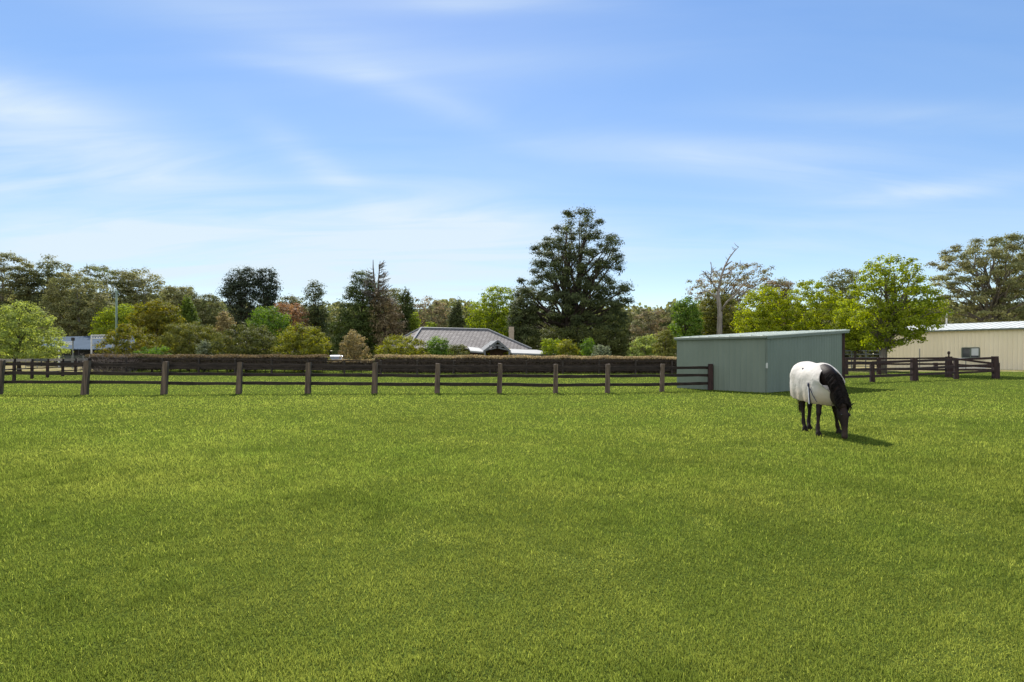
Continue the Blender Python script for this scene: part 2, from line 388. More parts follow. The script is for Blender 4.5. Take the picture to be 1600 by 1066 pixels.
KIND = {  # clump radius px, leaf px, cover, flattening, shell exponent, needle aspect
    'broad': dict(cr=8, leaf=2.1, cover=4.6, fl=.75, shell=.42, asp=1.3, limbs=22),
    'airy': dict(cr=7, leaf=2.3, cover=3, fl=.75, shell=.45, asp=1.3, limbs=40),
    'gum': dict(cr=7, leaf=2.05, cover=4.6, fl=.85, shell=.4, asp=1.8, limbs=30),
    'gum_airy': dict(cr=7.5, leaf=2.1, cover=1.45, fl=.7, shell=.38, asp=1.8, limbs=60),
    'pine': dict(cr=8, leaf=2.1, cover=4.4, fl=.9, shell=.42, asp=2.4, limbs=40),
    'cypress': dict(cr=6, leaf=2.1, cover=5, fl=1.4, shell=.4, asp=2.2, limbs=6),
    'shrub': dict(cr=5.5, leaf=1.9, cover=5.5, fl=.8, shell=.45, asp=1.4, limbs=12),
}
def clumps_for(rs, prof, n, cr, shell, dep=1.0, fl=.7):
    """prof in metres, low to high: (z, xl, xr)"""
    zs = np.linspace(prof[0][0], max(prof[-1][0] - cr * fl * .45, prof[0][0] + .1), 60)
    wz = interp(prof, zs, 2) - interp(prof, zs, 1); wz = np.maximum(wz, .05) ** 1.05
    cdf = np.cumsum(wz) / wz.sum()
    def cand(k):
        z = np.interp(rs.rand(k), cdf, zs); xl, xr = interp(prof, z, 1), interp(prof, z, 2)
        hw = np.maximum((xr - xl) / 2 - cr * .6, .05); cx_ = (xl + xr) / 2
        th = rs.rand(k) * 2 * np.pi; rr = rs.rand(k) ** shell
        return np.stack([cx_ + hw * rr * np.cos(th), hw * dep * rr * np.sin(th), z], 1)
    pts = list(cand(1))
    for _ in range(n - 1):
        c = cand(7); A = np.array(pts)
        d = ((c[:, None, :] - A[None]) ** 2).sum(2).min(1); pts.append(c[d.argmax()])
    return np.array(pts)
def leaves_on(rs, C, cr, kind, total, leaf, asp, fl):
    n = int(total); ci = rs.randint(0, len(C), n)
    rad = cr * (.75 + .5 * rs.rand(len(C)))
    d = jit_dir(rs, n); r = rs.rand(n) ** .45; r = np.where(rs.rand(n) < .22, r * 1.45, r)
    if kind in ('gum', 'gum_airy', 'pine'): d[:, 2] = np.where(rs.rand(n) < .7, np.abs(d[:, 2]), d[:, 2])
    off = d * r[:, None] * rad[ci][:, None] * np.array([1.15, 1.15, fl])
    c = C[ci] + off
    if kind in ('pine', 'cypress'):
        ax = jit_dir(rs, n) * .7 + d * .5 + np.array([0, 0, .7])
    elif kind in ('gum', 'gum_airy'):
        ax = jit_dir(rs, n) * .8 + np.array([0, 0, -.6])
    else: ax = jit_dir(rs, n) + d * .4
    ax /= np.linalg.norm(ax, axis=1, keepdims=True)
    cen = C.mean(0); big = c - cen; big /= np.linalg.norm(big, axis=1, keepdims=True) + 1e-9
    nrm = d * .75 + big * .35 + np.array([0, 0, .45]) + jit_dir(rs, n) * .55
    nrm /= np.linalg.norm(nrm, axis=1, keepdims=True)
    ax = ax - nrm * (ax * nrm).sum(1, keepdims=True); ax /= np.linalg.norm(ax, axis=1, keepdims=True) + 1e-9
    s = np.cross(ax, nrm)
    k = (.6 + .8 * rs.rand(n))[:, None] * leaf / math.sqrt(asp)
    L_, W_ = ax * k * asp * .5, s * k * .5
    V = np.stack([c - L_, c + W_ - L_ * .1, c + L_, c - W_ - L_ * .1], 1).reshape(-1, 3)
    cl = rs.rand(len(C))
    t = np.zeros((n, 3)); t[:, 0] = np.clip(cl[ci] * .6 + rs.rand(n) * .5 - .05, 0, 1)
    t[:, 1] = np.clip(.85 + .35 * (rs.rand(len(C))[ci] - .5) + rs.randn(n) * .16, .4, 1.5)
    return V, n, t
def bez(a, b, c, n=4):
    return [a * (1 - t) ** 2 + b * 2 * t * (1 - t) + c * t * t for t in [i / n for i in range(n + 1)]]

seed_i = [100]
def plant(name, cat, label, Z, prof_px, kind, leafkey, bark='bark_grey', trunk=None, group=None, cover=None, cr=None, leaf=None,
          dep=.9, tr=None, lead=1, shell=None, limbs=None, trunk_top=.8, gnd=0.0):
    seed_i[0] += 1; rs = np.random.RandomState(seed_i[0]); K = KIND[kind]; s = Z / F
    ys = [p[0] for p in prof_px]; mid = prof_px[len(prof_px) // 2]
    tx = trunk if trunk is not None else (mid[1] + mid[2]) / 2
    root = empty(name, ((tx - 800) * s, Z, gnd), label=label, cat=cat, group=group)
    prof = sorted([(H - gnd + (YH - y) * s, (l - tx) * s, (r - tx) * s) for y, l, r in prof_px])
    if prof[0][0] > .8 and name in ('shrub', 'hedge'): prof.insert(0, (.3, prof[0][1] * .8, prof[0][2] * .8))
    crp = cr or K['cr']; cr_m = crp * s; lf = (leaf or K['leaf']) * s
    area = sum((prof_px[i + 1][0] - prof_px[i][0]) * ((prof_px[i][2] - prof_px[i][1]) + (prof_px[i + 1][2] - prof_px[i + 1][1])) / 2 for i in range(len(prof_px) - 1))
    area = max(area, 60)
    nC = int(max(8, min(260, 2.4 * area / (math.pi * crp ** 2) * 1.6)))
    if kind == 'gum_airy' : nC = int(nC * .62)
    C = clumps_for(rs, prof, nC, cr_m, shell or K['shell'], dep, K['fl'])
    tot = (cover * 1.5 if cover else K['cover']) * area / ((leaf or K['leaf']) ** 2 * .36)
    V, n, t = leaves_on(rs, C, cr_m, kind, tot, lf, K['asp'], K['fl'])
    link('crown' if name != 'shrub' else 'foliage', np_mesh('crown', V, n, 4, t), lm(leafkey), root)
    # trunk and limbs
    mb = MB(); top = prof[-1][0]; base = prof[0][0]; th = base + (top - base) * trunk_top
    wid = max(p[2] - p[1] for p in prof); r0 = tr if tr else max(.04, min(.6, .016 * top + .008 * wid))
    rng = random.Random(seed_i[0]); spine = []
    for l in range(lead):
        off = (l - (lead - 1) / 2) * wid * .16
        pts = []; rad = []
        for i in range(9):
            q = i / 8; z = -.1 + q * (th + .1)
            cxx = (interp(prof, max(z, base), 1) + interp(prof, max(z, base), 2)) / 2 * min(1, z / th if th else 0)
            pts.append(Vector((cxx + off * q + rng.uniform(-1, 1) * .02 * wid * (i > 1), rng.uniform(-1, 1) * .02 * wid * (i > 1) + off * .4 * q, z))); rad.append(r0 * (1.25 if i == 0 else 1 - .82 * q))
        mb.tube(pts, rad, 7); spine.append((pts, rad))
    nl = min(len(C), limbs or K['limbs'])
    for ci in rng.sample(range(len(C)), nl):
        c = Vector(C[ci]); pts, rad = spine[rng.randrange(lead)]
        zs = max(min(c.z * rng.uniform(.45, .8), th), min(base * .8, th * .4)); q = min(1, max(0, (zs + .1) / (th + .1))); i = min(7, int(q * 8)); f_ = q * 8 - i
        a = pts[i].lerp(pts[i + 1], min(1, f_)); rr = (rad[i] * (1 - f_) + rad[i + 1] * f_) * .5
        b = a.lerp(c, .5) + Vector((0, 0, (c - a).length * (.12 if kind != 'pine' else -.05)))
        bp = bez(a, b, c, 4); bp = [p + Vector((rng.uniform(-1, 1), rng.uniform(-1, 1), rng.uniform(-1, 1))) * .04 * (c - a).length * (0 < k < 4) for k, p in enumerate(bp)]
        rr = max(min(rr, .03 * (c - a).length + .03), .35 * s); mb.tube(bp, [rr * (1 - .75 * k / 4) for k in range(5)], 5)
    mb.build('trunk' if name != 'shrub' else 'stems', M[bark], root, smooth=True)
    return root

def far_wood():
    rs = np.random.RandomState(77); n = 110000; Z = 150 + rs.rand(n) * 22
    px = rs.rand(n) * 2100 - 250; top = 497 - 20 * vnoise(px, px * 0, 60., 5) - 10 * vnoise(px, px * 0, 16., 6)
    top = np.where(px < 300, top - 16, top)
    zt = H + (YH - top) / F * 165; u = rs.rand(n) ** .95
    c = np.stack([(px - 800) / F * Z, Z, zt * u + rs.randn(n) * .3], 1)
    ax = jit_dir(rs, n); s = np.cross(ax, jit_dir(rs, n)); s /= np.linalg.norm(s, axis=1, keepdims=True)
    k = (.35 + .5 * rs.rand(n))[:, None]
    V = np.stack([c - ax * k, c + s * k * .7, c + ax * k, c - s * k * .7], 1).reshape(-1, 3)
    t = np.zeros((n, 3)); cl = vnoise(px, c[:, 2] * 8, 14., 7); t[:, 0] = np.clip(cl + rs.randn(n) * .15, 0, 1); t[:, 1] = np.clip(.85 + .3 * (cl - .5) + rs.randn(n) * .15, .4, 1.5)
    link('far_woodland', np_mesh('far_woodland', V, n, 4, t), lm('gum_dark'), label='distant olive green woodland closing the gaps between the trees', cat='woodland', kind='stuff')
far_wood()
GW = 'gum trees of the woodland behind'
T = plant
# --- far woodland
T('gum_tree', 'tree', 'tallest olive brown gum at the left edge of the photo', 112, [(397,-12,20),(412,-42,46),(450,-50,60),(500,-50,58),(548,-45,52)], 'gum', 'gum', 'bark_pale', group=GW)
T('gum_tree', 'tree', 'gum with a thin loose tuft sticking up above its crown, left part of woodland', 116, [(404,58,104),(414,62,108),(424,50,106),(438,30,118),(480,25,128),(545,30,125)], 'gum', 'gum_dark', 'bark_pale', group=GW)
T('gum_tree', 'tree', 'brownish gum with a broad rounded crown directly above the blue grey shed roof', 98, [(428,98,140),(448,80,162),(490,70,175),(520,70,175),(548,75,170)], 'gum', 'gum', 'bark_pale', group=GW)
T('gum_tree', 'tree', 'gum with a flat lacy top behind the green pole', 112, [(417,135,185),(426,128,208),(450,115,218),(500,110,220),(545,120,210)], 'gum', 'gum_dark', 'bark_pale', cover=2.1, group=GW)
T('gum_tree', 'tree', 'gum with a top sloping down to the right, above the orange tinged tree', 112, [(421,192,226),(434,186,252),(455,188,262),(500,190,265),(540,195,260)], 'gum', 'gum', 'bark_pale', cover=2.2, group=GW)
T('gum_tree', 'tree', 'small olive gum behind the pointed dark cypress', 108, [(447,262,294),(458,255,304),(500,250,312),(530,255,305)], 'gum', 'gum', 'bark_pale', group=GW)
T('gum_tree', 'tree', 'low olive gum just left of the pair of dark pines', 108, [(461,302,335),(474,292,348),(500,290,355),(535,290,355)], 'gum', 'gum_dark', 'bark_pale', group=GW)
T('gum_tree', 'tree', 'low gum just right of the pair of dark pines', 110, [(463,442,470),(478,432,482),(500,430,485),(530,430,485)], 'gum', 'gum_dark', 'bark_pale', group=GW)
T('gum_tree', 'tree', 'gum showing between the bare topped conifer and the narrow weeping cypress', 112, [(452,598,622),(464,590,642),(490,588,650),(530,590,650)], 'gum', 'gum', 'bark_pale', group=GW)
T('gum_tree', 'tree', 'reddish gum with pale limbs above the left end of the tiled roof', 110, [(466,648,682),(478,640,702),(498,640,710),(530,645,705)], 'gum', 'gum_red', 'bark_pale', cover=1.9, group=GW)
T('gum_tree', 'tree', 'small open gum right of the great pine', 105, [(483,998,1032),(491,984,1045),(510,985,1050),(545,985,1048)], 'gum_airy', 'gum_red', 'bark_pale', cover=1.8, cr=6, group=GW)
T('gum_tree', 'tree', 'wide open gum with reddish leaf clusters around the dead grey limbs', 92, [(411,1142,1186),(421,1120,1209),(438,1074,1203),(455,1070,1192),(475,1088,1180),(520,1092,1168)], 'gum_airy', 'gum_red', 'bark_grey', cr=6.5, group=GW)
T('gum_tree', 'tree', 'reddish gum top rising behind the yellow green maples', 95, [(438,1196,1230),(450,1186,1240),(480,1188,1242),(525,1190,1240)], 'gum', 'gum_red', 'bark_grey', group=GW)
T('gum_tree', 'tree', 'dark gum crown touching the left side of the large green maple', 92, [(422,1300,1336),(436,1286,1346),(465,1286,1346),(515,1290,1340)], 'gum', 'gum_dark', 'bark_grey', cover=2.0, group=GW)
T('gum_tree', 'tree', 'huge spreading gum with pale forking limbs behind the cream barn', 96, [(371,1535,1585),(380,1500,1600),(398,1470,1612),(420,1452,1615),(436,1460,1615),(455,1480,1615),(480,1470,1615),(512,1478,1612)], 'gum_airy', 'gum', 'bark_grey', cover=2.3, cr=9, trunk=1560, lead=3, limbs=80, tr=.5, group=GW)
T('gum_tree', 'tree', 'gum cut off by the right edge of the photo behind the cream barn', 104, [(366,1572,1640),(380,1560,1690),(410,1560,1700),(450,1560,1700),(510,1565,1695)], 'gum_airy', 'gum_dark', 'bark_grey', cover=2.6, cr=10, lead=2, limbs=60, group=GW)
# --- conifers
def dead_top(root, Z, tx, spec, mat='bark_dead', name='dead_limbs'):
    mb = MB(); s = Z / F
    for pts, r0, r1 in spec:
        w = [P(a, b, Z + (c if len(q) > 2 else 0)) - Vector(root.location) for q in pts for a, b, c in [(q + (0,))[:3]]]
        mb.tube(w, [r0 + (r1 - r0) * i / (len(w) - 1) for i in range(len(w))], 6)
    mb.build(name, M[mat], root, smooth=True)
PINE_P = [(330,880,930),(340,870,938),(352,864,944),(364,855,955),(376,842,966),(394,822,972),(412,818,979),(428,822,974),(440,806,982),(456,799,993),(472,798,991),(492,800,986),(512,806,982),(530,835,972)]
T('pine_tree', 'tree', 'tallest tree in the photo, a great dark pine with a domed crown and forked trunk', 84, PINE_P, 'pine', 'pine', 'bark_dark', trunk=892, lead=2, cover=2.9, cr=9, limbs=110, tr=.7, shell=.33, trunk_top=.82)
T('pine_tree', 'tree', 'left one of the pair of dark pines, with ragged left side', 100, [(418,372,396),(428,360,403),(445,348,407),(460,344,407),(475,352,405),(500,360,402),(525,362,398)], 'pine', 'pine_blue', 'bark_dark', group='pair of dark pines')
T('pine_tree', 'tree', 'right one of the pair of dark pines, with rounded right side', 101, [(420,405,425),(430,398,433),(450,396,438),(468,397,435),(485,400,430),(515,400,426)], 'pine', 'pine_blue', 'bark_dark', group='pair of dark pines')
T('cypress_tree', 'tree', 'small dense pointed dark green cone shaped cypress', 70, [(460,292,296),(474,285,302),(490,278,308),(506,276,311),(525,280,308)], 'cypress', 'cone', 'bark_dark', cover=6, cr=4.5)
T('cedar_tree', 'tree', 'dark layered cedar with a drooping tip, right of the red brown tree', 80, [(440,487,495),(450,479,506),(463,469,510),(490,476,516),(535,476,516)], 'pine', 'pine', 'bark_dark', cover=2.2, cr=6)
T('conifer_tree', 'tree', 'broad dark olive conifer left of the bare spiky top', 72, [(424,554,574),(438,546,592),(455,536,600),(480,526,604),(510,514,604),(553,516,596)], 'pine', 'cypress', 'bark_dark', cover=3)
hd = T('conifer_tree', 'tree', 'half dead brown conifer with a bare spiky top', 70, [(452,578,606),(470,576,618),(495,578,632),(520,582,642),(550,585,640)], 'pine', 'deadbrown', 'bark_dark', trunk=590, cover=2.1)
rr_ = random.Random(3); spec = [([(589,470),(585,440),(583,418),(583,406)], .15, .04), ([(590,470),(591,440),(593,420),(594,408)], .13, .03)]
for k_ in range(95):
    y = rr_.uniform(412, 476); k = (y - 405) / 60; sd2 = rr_.choice((-1, 1, 1)); tx_ = 584 if sd2 < 0 else 592
    ln = rr_.uniform(.45, 1.1) * (8 + 15 * k); up_ = rr_.uniform(.1, .75); dz_ = rr_.uniform(-2, 2)
    spec.append(([(tx_, y, 0), (tx_ + sd2 * ln * .5, y - ln * up_ * .25 + rr_.uniform(-1, 1), dz_ * .5), (tx_ + sd2 * ln, y - ln * up_ + rr_.uniform(-1.5, 1.5), dz_)], rr_.uniform(.03, .06), .018))
    if rr_.random() < .6: spec.append(([(tx_ + sd2 * ln * .5, y - ln * up_ * .25, dz_ * .5), (tx_ + sd2 * ln * .75, y - ln * up_ * .9 - 2, dz_)], .04, .02))
dead_top(hd, 70, 590, spec, 'bark_grey', 'bare_top')
T('cypress_tree', 'tree', 'tall narrow weeping cypress left of the tiled roof', 75, [(446,632,636),(458,625,642),(478,618,649),(505,621,653),(528,625,650)], 'cypress', 'cypress', 'bark_dark', cover=2.8, cr=5)
T('cypress_tree', 'tree', 'narrow dark cypress with two tips behind the middle of the tiled roof', 92, [(468,712,719),(480,704,724),(500,699,727),(525,700,728)], 'cypress', 'pine', 'bark_dark', cr=5)
T('pine_tree', 'tree', 'low dark pine against the left skirt of the great pine', 80, [(462,806,828),(478,795,838),(505,788,842),(538,800,842)], 'pine', 'pine', 'bark_dark')
# --- broadleaf trees of the garden
T('maple_tree', 'tree', 'pale lime green spreading tree at the left edge behind the fence', 52, [(470,22,47),(480,8,62),(495,-12,76),(515,-30,86),(535,-40,93),(552,-42,94),(561,-30,78)], 'broad', 'lime_soft', 'bark_dark', trunk=30, cover=2.5, cr=7)
T('maple_tree', 'tree', 'bright yellow green tree behind the green pole', 88, [(474,186,206),(488,160,216),(515,148,216),(548,148,212)], 'broad', 'lime', 'bark_dark')
T('tree', 'tree', 'rounded orange tinged olive tree right of the green pole', 62, [(470,226,254),(480,209,277),(500,203,283),(520,214,283),(548,220,280)], 'broad', 'orange', 'bark_dark', cr=6)
T('tree', 'tree', 'small pale tan tree in front of the pair of dark pines', 62, [(487,345,358),(498,338,365),(512,335,367),(535,338,364)], 'broad', 'tan', 'bark_grey', cr=5, cover=2.4)
T('tree', 'tree', 'fresh green tree in front of the right dark pine', 68, [(478,412,438),(490,391,450),(505,385,456),(540,390,455)], 'broad', 'green', 'bark_dark', cover=2.5, cr=6)
T('tree', 'tree', 'red brown leaved tree left of the layered cedar', 76, [(474,436,464),(484,425,480),(500,420,487),(530,425,485)], 'broad', 'redbrown', 'bark_dark', cover=2.6, cr=6)
T('tree', 'tree', 'small lime green tree sticking up between the weeping cypress and the roof', 72, [(488,644,652),(500,640,657),(520,642,656)], 'broad', 'lime', 'bark_dark', cr=4)
T('tree', 'tree', 'low lime green treetop peeping over the left end of the roof ridge', 90, [(503,668,680),(511,662,686),(530,662,688)], 'broad', 'lime', 'bark_dark', cr=4)
T('tree', 'tree', 'large light green tree behind the right half of the tiled roof', 93, [(446,770,795),(455,752,804),(470,738,811),(490,725,814),(515,722,815),(540,725,810)], 'broad', 'lime', 'bark_grey', cover=2.5, cr=7)
T('tree', 'tree', 'dark green glossy tree between the small open gum and the green shed', 75, [(464,1062,1086),(480,1049,1096),(500,1045,1099),(535,1042,1098)], 'broad', 'green', 'bark_dark', cover=2.7, cr=6)
T('tree', 'tree', 'soft olive tree right behind the base of the dead grey limbs', 78, [(451,1102,1120),(468,1093,1150),(500,1090,1160),(535,1092,1160)], 'broad', 'olive', 'bark_dark', cr=6)
T('maple_tree', 'tree', 'yellow green maple left of centre behind the green shed roof', 62, [(445,1192,1208),(458,1163,1224),(478,1149,1232),(510,1146,1236),(540,1150,1235)], 'broad', 'maple', 'bark_dark', cover=2.5, cr=6, group='yellow green maples behind the shed')
T('maple_tree', 'tree', 'yellow green maple with several upright tips behind the right half of the shed roof', 60, [(436,1262,1272),(448,1236,1296),(470,1224,1322),(510,1222,1332),(540,1230,1330)], 'broad', 'maple', 'bark_dark', cover=2.4, cr=6, group='yellow green maples behind the shed')
T('maple_tree', 'tree', 'low yellow green maple tucked between the shed end and the large maple trunk', 54, [(468,1312,1338),(485,1302,1350),(515,1306,1362),(545,1322,1372)], 'broad', 'maple', 'bark_dark', cover=2.3, cr=6, group='yellow green maples behind the shed')
T('maple_tree', 'tree', 'large open green maple standing alone in front of the cream barn', 46, [(397,1382,1400),(405,1362,1424),(424,1341,1438),(450,1331,1450),(468,1327,1472),(490,1328,1474),(510,1338,1464),(530,1350,1442),(546,1362,1408)], 'airy', 'maple_green', 'bark_grey', trunk=1379, cover=2.25, cr=8, tr=.28, lead=2, limbs=70, leaf=2.7)
# --- shrubs
SG = 'garden shrubs behind the hedge'
def S(label, Z, prof, key, **k): return T('shrub', 'shrub', label, Z, prof, 'shrub', key, 'bark_grey', group=SG, **k)
S('wide olive shrub with orange tips below the green pole', 54, [(506,192,214),(518,170,234),(534,158,245),(550,156,247),(560,160,242)], 'orange', cover=3)
S('low bright green shrub at the foot of the orange tipped shrub', 50, [(542,222,258),(549,206,270),(559,205,273)], 'green')
S('broad grey olive shrub below the pointed cypress', 55, [(502,286,314),(512,262,330),(530,248,341),(550,245,346),(559,250,342)], 'olive')
S('small silvery green shrub in front of the broad olive shrubs', 51, [(532,312,325),(541,305,333),(557,305,336)], 'grey_green')
S('large dark olive shrub with lighter left shoulder, in front of the pines', 53, [(507,372,400),(517,346,428),(534,328,441),(552,325,446),(560,330,442)], 'dark_olive', cr=6.5)
S('round yellow green shrub left of the white car', 52, [(506,456,486),(514,441,502),(530,432,516),(548,428,520),(560,430,518)], 'olive_yellow', cr=6.5)
S('loose tan orange shrub right of the white car', 54, [(516,544,555),(527,535,568),(545,528,578),(562,530,580)], 'tan', cover=2.6)
S('large round yellow olive bush left of the house', 55, [(524,614,645),(532,596,662),(545,585,671),(559,587,671)], 'olive_yellow', cr=5)
S('glossy dark and lime rhododendron bush in front of the tiled roof', 57, [(527,678,692),(535,665,706),(547,662,711),(559,665,710)], 'green', cr=6.5)
S('dark spiky olive shrub left of the porch', 54, [(539,706,726),(546,698,736),(559,698,738)], 'dark_olive')
S('bright yellow shrub under the left side of the porch gable', 62, [(547,754,764),(551,752,768),(559,752,769)], 'yellow', cr=3)
S('bright yellow shrub under the right side of the porch gable', 62, [(545,789,796),(550,785,799),(559,785,800)], 'yellow', cr=3)
S('dull olive shrub just right of the chimney', 74, [(524,828,840),(533,818,850),(553,818,852)], 'dark_olive')
S('lime green shrub at the end of the pale verandah roof', 62, [(527,853,862),(534,843,880),(547,845,886),(558,845,886)], 'lime', cr=4.5)
S('olive dome shrub right of the lime shrub', 60, [(531,876,890),(539,866,905),(558,866,908)], 'olive_yellow')
S('fresh green sapling shrub left of the clipped ball bush', 58, [(529,914,924),(539,906,932),(558,905,931)], 'green', cr=4.5)
S('clipped ball shaped bush above the hedge', 56, [(538,933,947),(544,925,954),(552,923,957),(559,925,955)], 'grey_green', cr=4)
S('tall dark shrub under the left side of the great pine', 72, [(512,846,880),(522,836,896),(553,836,902)], 'dark_olive', cr=7)
S('tall dark shrub under the middle of the great pine', 73, [(508,884,918),(526,872,938),(553,872,942)], 'dark_olive', cr=7)
S('tall dark shrub under the right side of the great pine', 71, [(512,936,964),(522,926,981),(553,926,984)], 'dark_olive', cr=7)
S('pale lime and grey flowering shrub left of the green shed', 62, [(524,1002,1020),(536,981,1034),(559,978,1040)], 'lime_soft', cr=5)
S('brown olive shrub touching the left end of the green shed', 58, [(516,1034,1050),(533,1019,1060),(559,1018,1066)], 'olive')

# tangle of bare grey twigs beside the orange tipped shrub
tw = MB(); rg = random.Random(8)
root = empty('shrub', G(172, 583.5), label='bare tangled grey twigs of a leafless shrub at the hedge corner', cat='shrub')
for i in range(230):
    a = Vector((rg.uniform(-2.1, 2.0), rg.uniform(-.8, .8), rg.uniform(0, .5))); d = Vector((rg.uniform(-1, 1), rg.uniform(-.8, .8), rg.uniform(.3, 1.4)))
    b = a + d * rg.uniform(.5, 1.1); b.z = min(b.z, 2.15 - abs(b.x) * .25); c = b + Vector((rg.uniform(-.5, .5), rg.uniform(-.4, .4), rg.uniform(-.1, .35)))
    tw.tube([a, b, c], [.022, .014, .008], 4)
tw.build('branches', M['twig'], root)

# dead gum limbs
dg = empty('dead_tree', (P(1124, 520, 74).x, 74, 0), label='tall dead grey tree with bare forking limbs behind the shed', cat='tree')
mb = MB()
def dl(pts, r0, r1):
    w = [P(a, b, 74 + c) - Vector(dg.location) for a, b, c in pts]; mb.tube(w, [r0 + (r1 - r0) * i / (len(w) - 1) for i in range(len(w))], 8)
dl([(1124, 571, 0), (1124, 520, 0), (1125, 490, .2), (1122, 462, 0), (1122, 452, 0)], .42, .2)
dl([(1122, 455, 0), (1127, 432, .3), (1133, 415, .6), (1140, 402, 1), (1147, 393, 1.2), (1154, 386, 1.4)], .17, .035)
dl([(1133, 416, .6), (1138, 412, .2), (1144, 408, 0)], .14, .05)
dl([(1122, 456, 0), (1116, 447, -.4), (1110, 436, -.8), (1112, 424, -1), (1111, 410, -1.2)], .13, .035)
dl([(1112, 440, -.7), (1106, 433, -1), (1099, 424, -1.5)], .12, .05)
dl([(1127, 486, 0), (1136, 472, -.8), (1150, 460, -1.5), (1158, 448, -1.8), (1167, 436, -2)], .15, .04)
dl([(1124, 470, 0), (1110, 458, .8), (1096, 452, 1.2)], .12, .05)
dl([(1150, 460, -1.5), (1160, 456, -2), (1172, 446, -2.4)], .1, .04)
dl([(1128, 430, .3), (1137, 428, 1), (1146, 418, 1.8), (1158, 414, 2.2)], .12, .04)
rt = random.Random(17)
for _ in range(46):
    (x0, y0, z0), (x1, y1, z1) = rt.choice([((1127, 432, .3), (1140, 402, 1)), ((1140, 402, 1), (1154, 386, 1.4)), ((1112, 440, -.7), (1111, 412, -1.2)), ((1106, 433, -1), (1099, 424, -1.5)), ((1136, 472, -.8), (1167, 436, -2)), ((1122, 470, 0), (1124, 430, 0)), ((1137, 428, 1), (1158, 414, 2.2))])
    q = rt.random(); a = (x0 + (x1 - x0) * q, y0 + (y1 - y0) * q, z0 + (z1 - z0) * q); ex = rt.uniform(-9, 9); ey = -rt.uniform(1, 8)
    dl([a, (a[0] + ex * .5, a[1] + ey * .4 + rt.uniform(-1, 1), a[2] + rt.uniform(-.4, .4)), (a[0] + ex, a[1] + ey, a[2] + rt.uniform(-.8, .8))], .045, .015)
mb.build('trunk', M['bark_dead'], dg, smooth=True)

# ------------------------------------------------------------ hedge
def hedge(label, px0, px1, Z0, Z1, h0, h1, seed, thick=1.1, topkey='hedge_top', gap=0.0):
    a = Vector(((px0 - 800) / F * Z0, Z0, 0)); b = Vector(((px1 - 800) / F * Z1, Z1, 0)); Ln = (b - a).length
    root = empty('hedge', (a + b) / 2, label=label, cat='hedge', group='hedge behind the paddock')
    loc = (a + b) / 2; d = (b - a).normalized(); nrm = Vector((-d.y, d.x, 0)); rs = np.random.RandomState(seed)
    def scatter(n, z0, z1, depth_bias, leaf, w):
        u = rs.rand(n); zc = rs.rand(n); hh = h0 + (h1 - h0) * u
        hh = hh + .035 * np.sin(u * Ln * 1.7) + .05 * (vnoise(u * Ln, u * 0, .8, seed) - .5)
        z = (z0 + (z1 - z0) * zc) * hh
        t = (rs.rand(n) * 2 - 1); t = np.sign(t) * np.abs(t) ** depth_bias * w
        pos = np.stack([a.x + d.x * u * Ln + nrm.x * t - loc.x, a.y + d.y * u * Ln + nrm.y * t - loc.y, z], 1)
        ax = jit_dir(rs, n); s = np.cross(ax, jit_dir(rs, n)); s /= np.linalg.norm(s, axis=1, keepdims=True)
        k = leaf * (.6 + .8 * rs.rand(n))[:, None]
        V = np.stack([pos - ax * k, pos + s * k * .7, pos + ax * k, pos - s * k * .7], 1).reshape(-1, 3)
        tt = np.zeros((n, 3)); tt[:, 0] = np.clip(vnoise(u * Ln, z * 3, .5, seed + 1) + rs.randn(n) * .2, 0, 1); tt[:, 1] = np.clip(.85 + rs.randn(n) * .2, .4, 1.5)
        return V, n, tt
    V, n, tt = scatter(int(Ln * 560), gap, .88, .35, .055, thick / 2); link('foliage', np_mesh('foliage', V, n, 4, tt), lm('hedge'), root)
    V, n, tt = scatter(int(Ln * 420), .86, 1.02, .8, .05, thick / 2 * 1.05); link('clipped_top', np_mesh('clipped_top', V, n, 4, tt), lm(topkey), root)
    core = MB(); ang = math.atan2(d.y, d.x); Mz = Matrix.Rotation(ang, 3, 'Z')
    z0c = gap * (h0 + h1) / 2 + .05; z1c = min(h0, h1) * .86
    core.box((0, 0, (z0c + z1c) / 2), (Ln - .2, thick * .62, z1c - z0c), Mz)
    for i in range(int(Ln / .8)):
        c = Mz @ Vector((-Ln / 2 + .4 + i * .8, 0, 0)); core.tube([c, c + Vector((0, 0, z1c))], .03, 5)
    core.build('stems', M['bark_dark'], root)
hedge('grey brown twiggy hedge on the left with light showing at its foot', 140, 512, 48.5, 48.5, 1.53, 1.50, 21, topkey='deadbrown', gap=.17)
hedge('low stretch of hedge in front of the white car', 513, 585, 48.5, 48.5, 1.04, 1.10, 22, gap=.2)
hedge('long straight clipped hedge with a brown top running to the green shed', 586, 1062, 48.5, 47, 1.50, 1.36, 23)

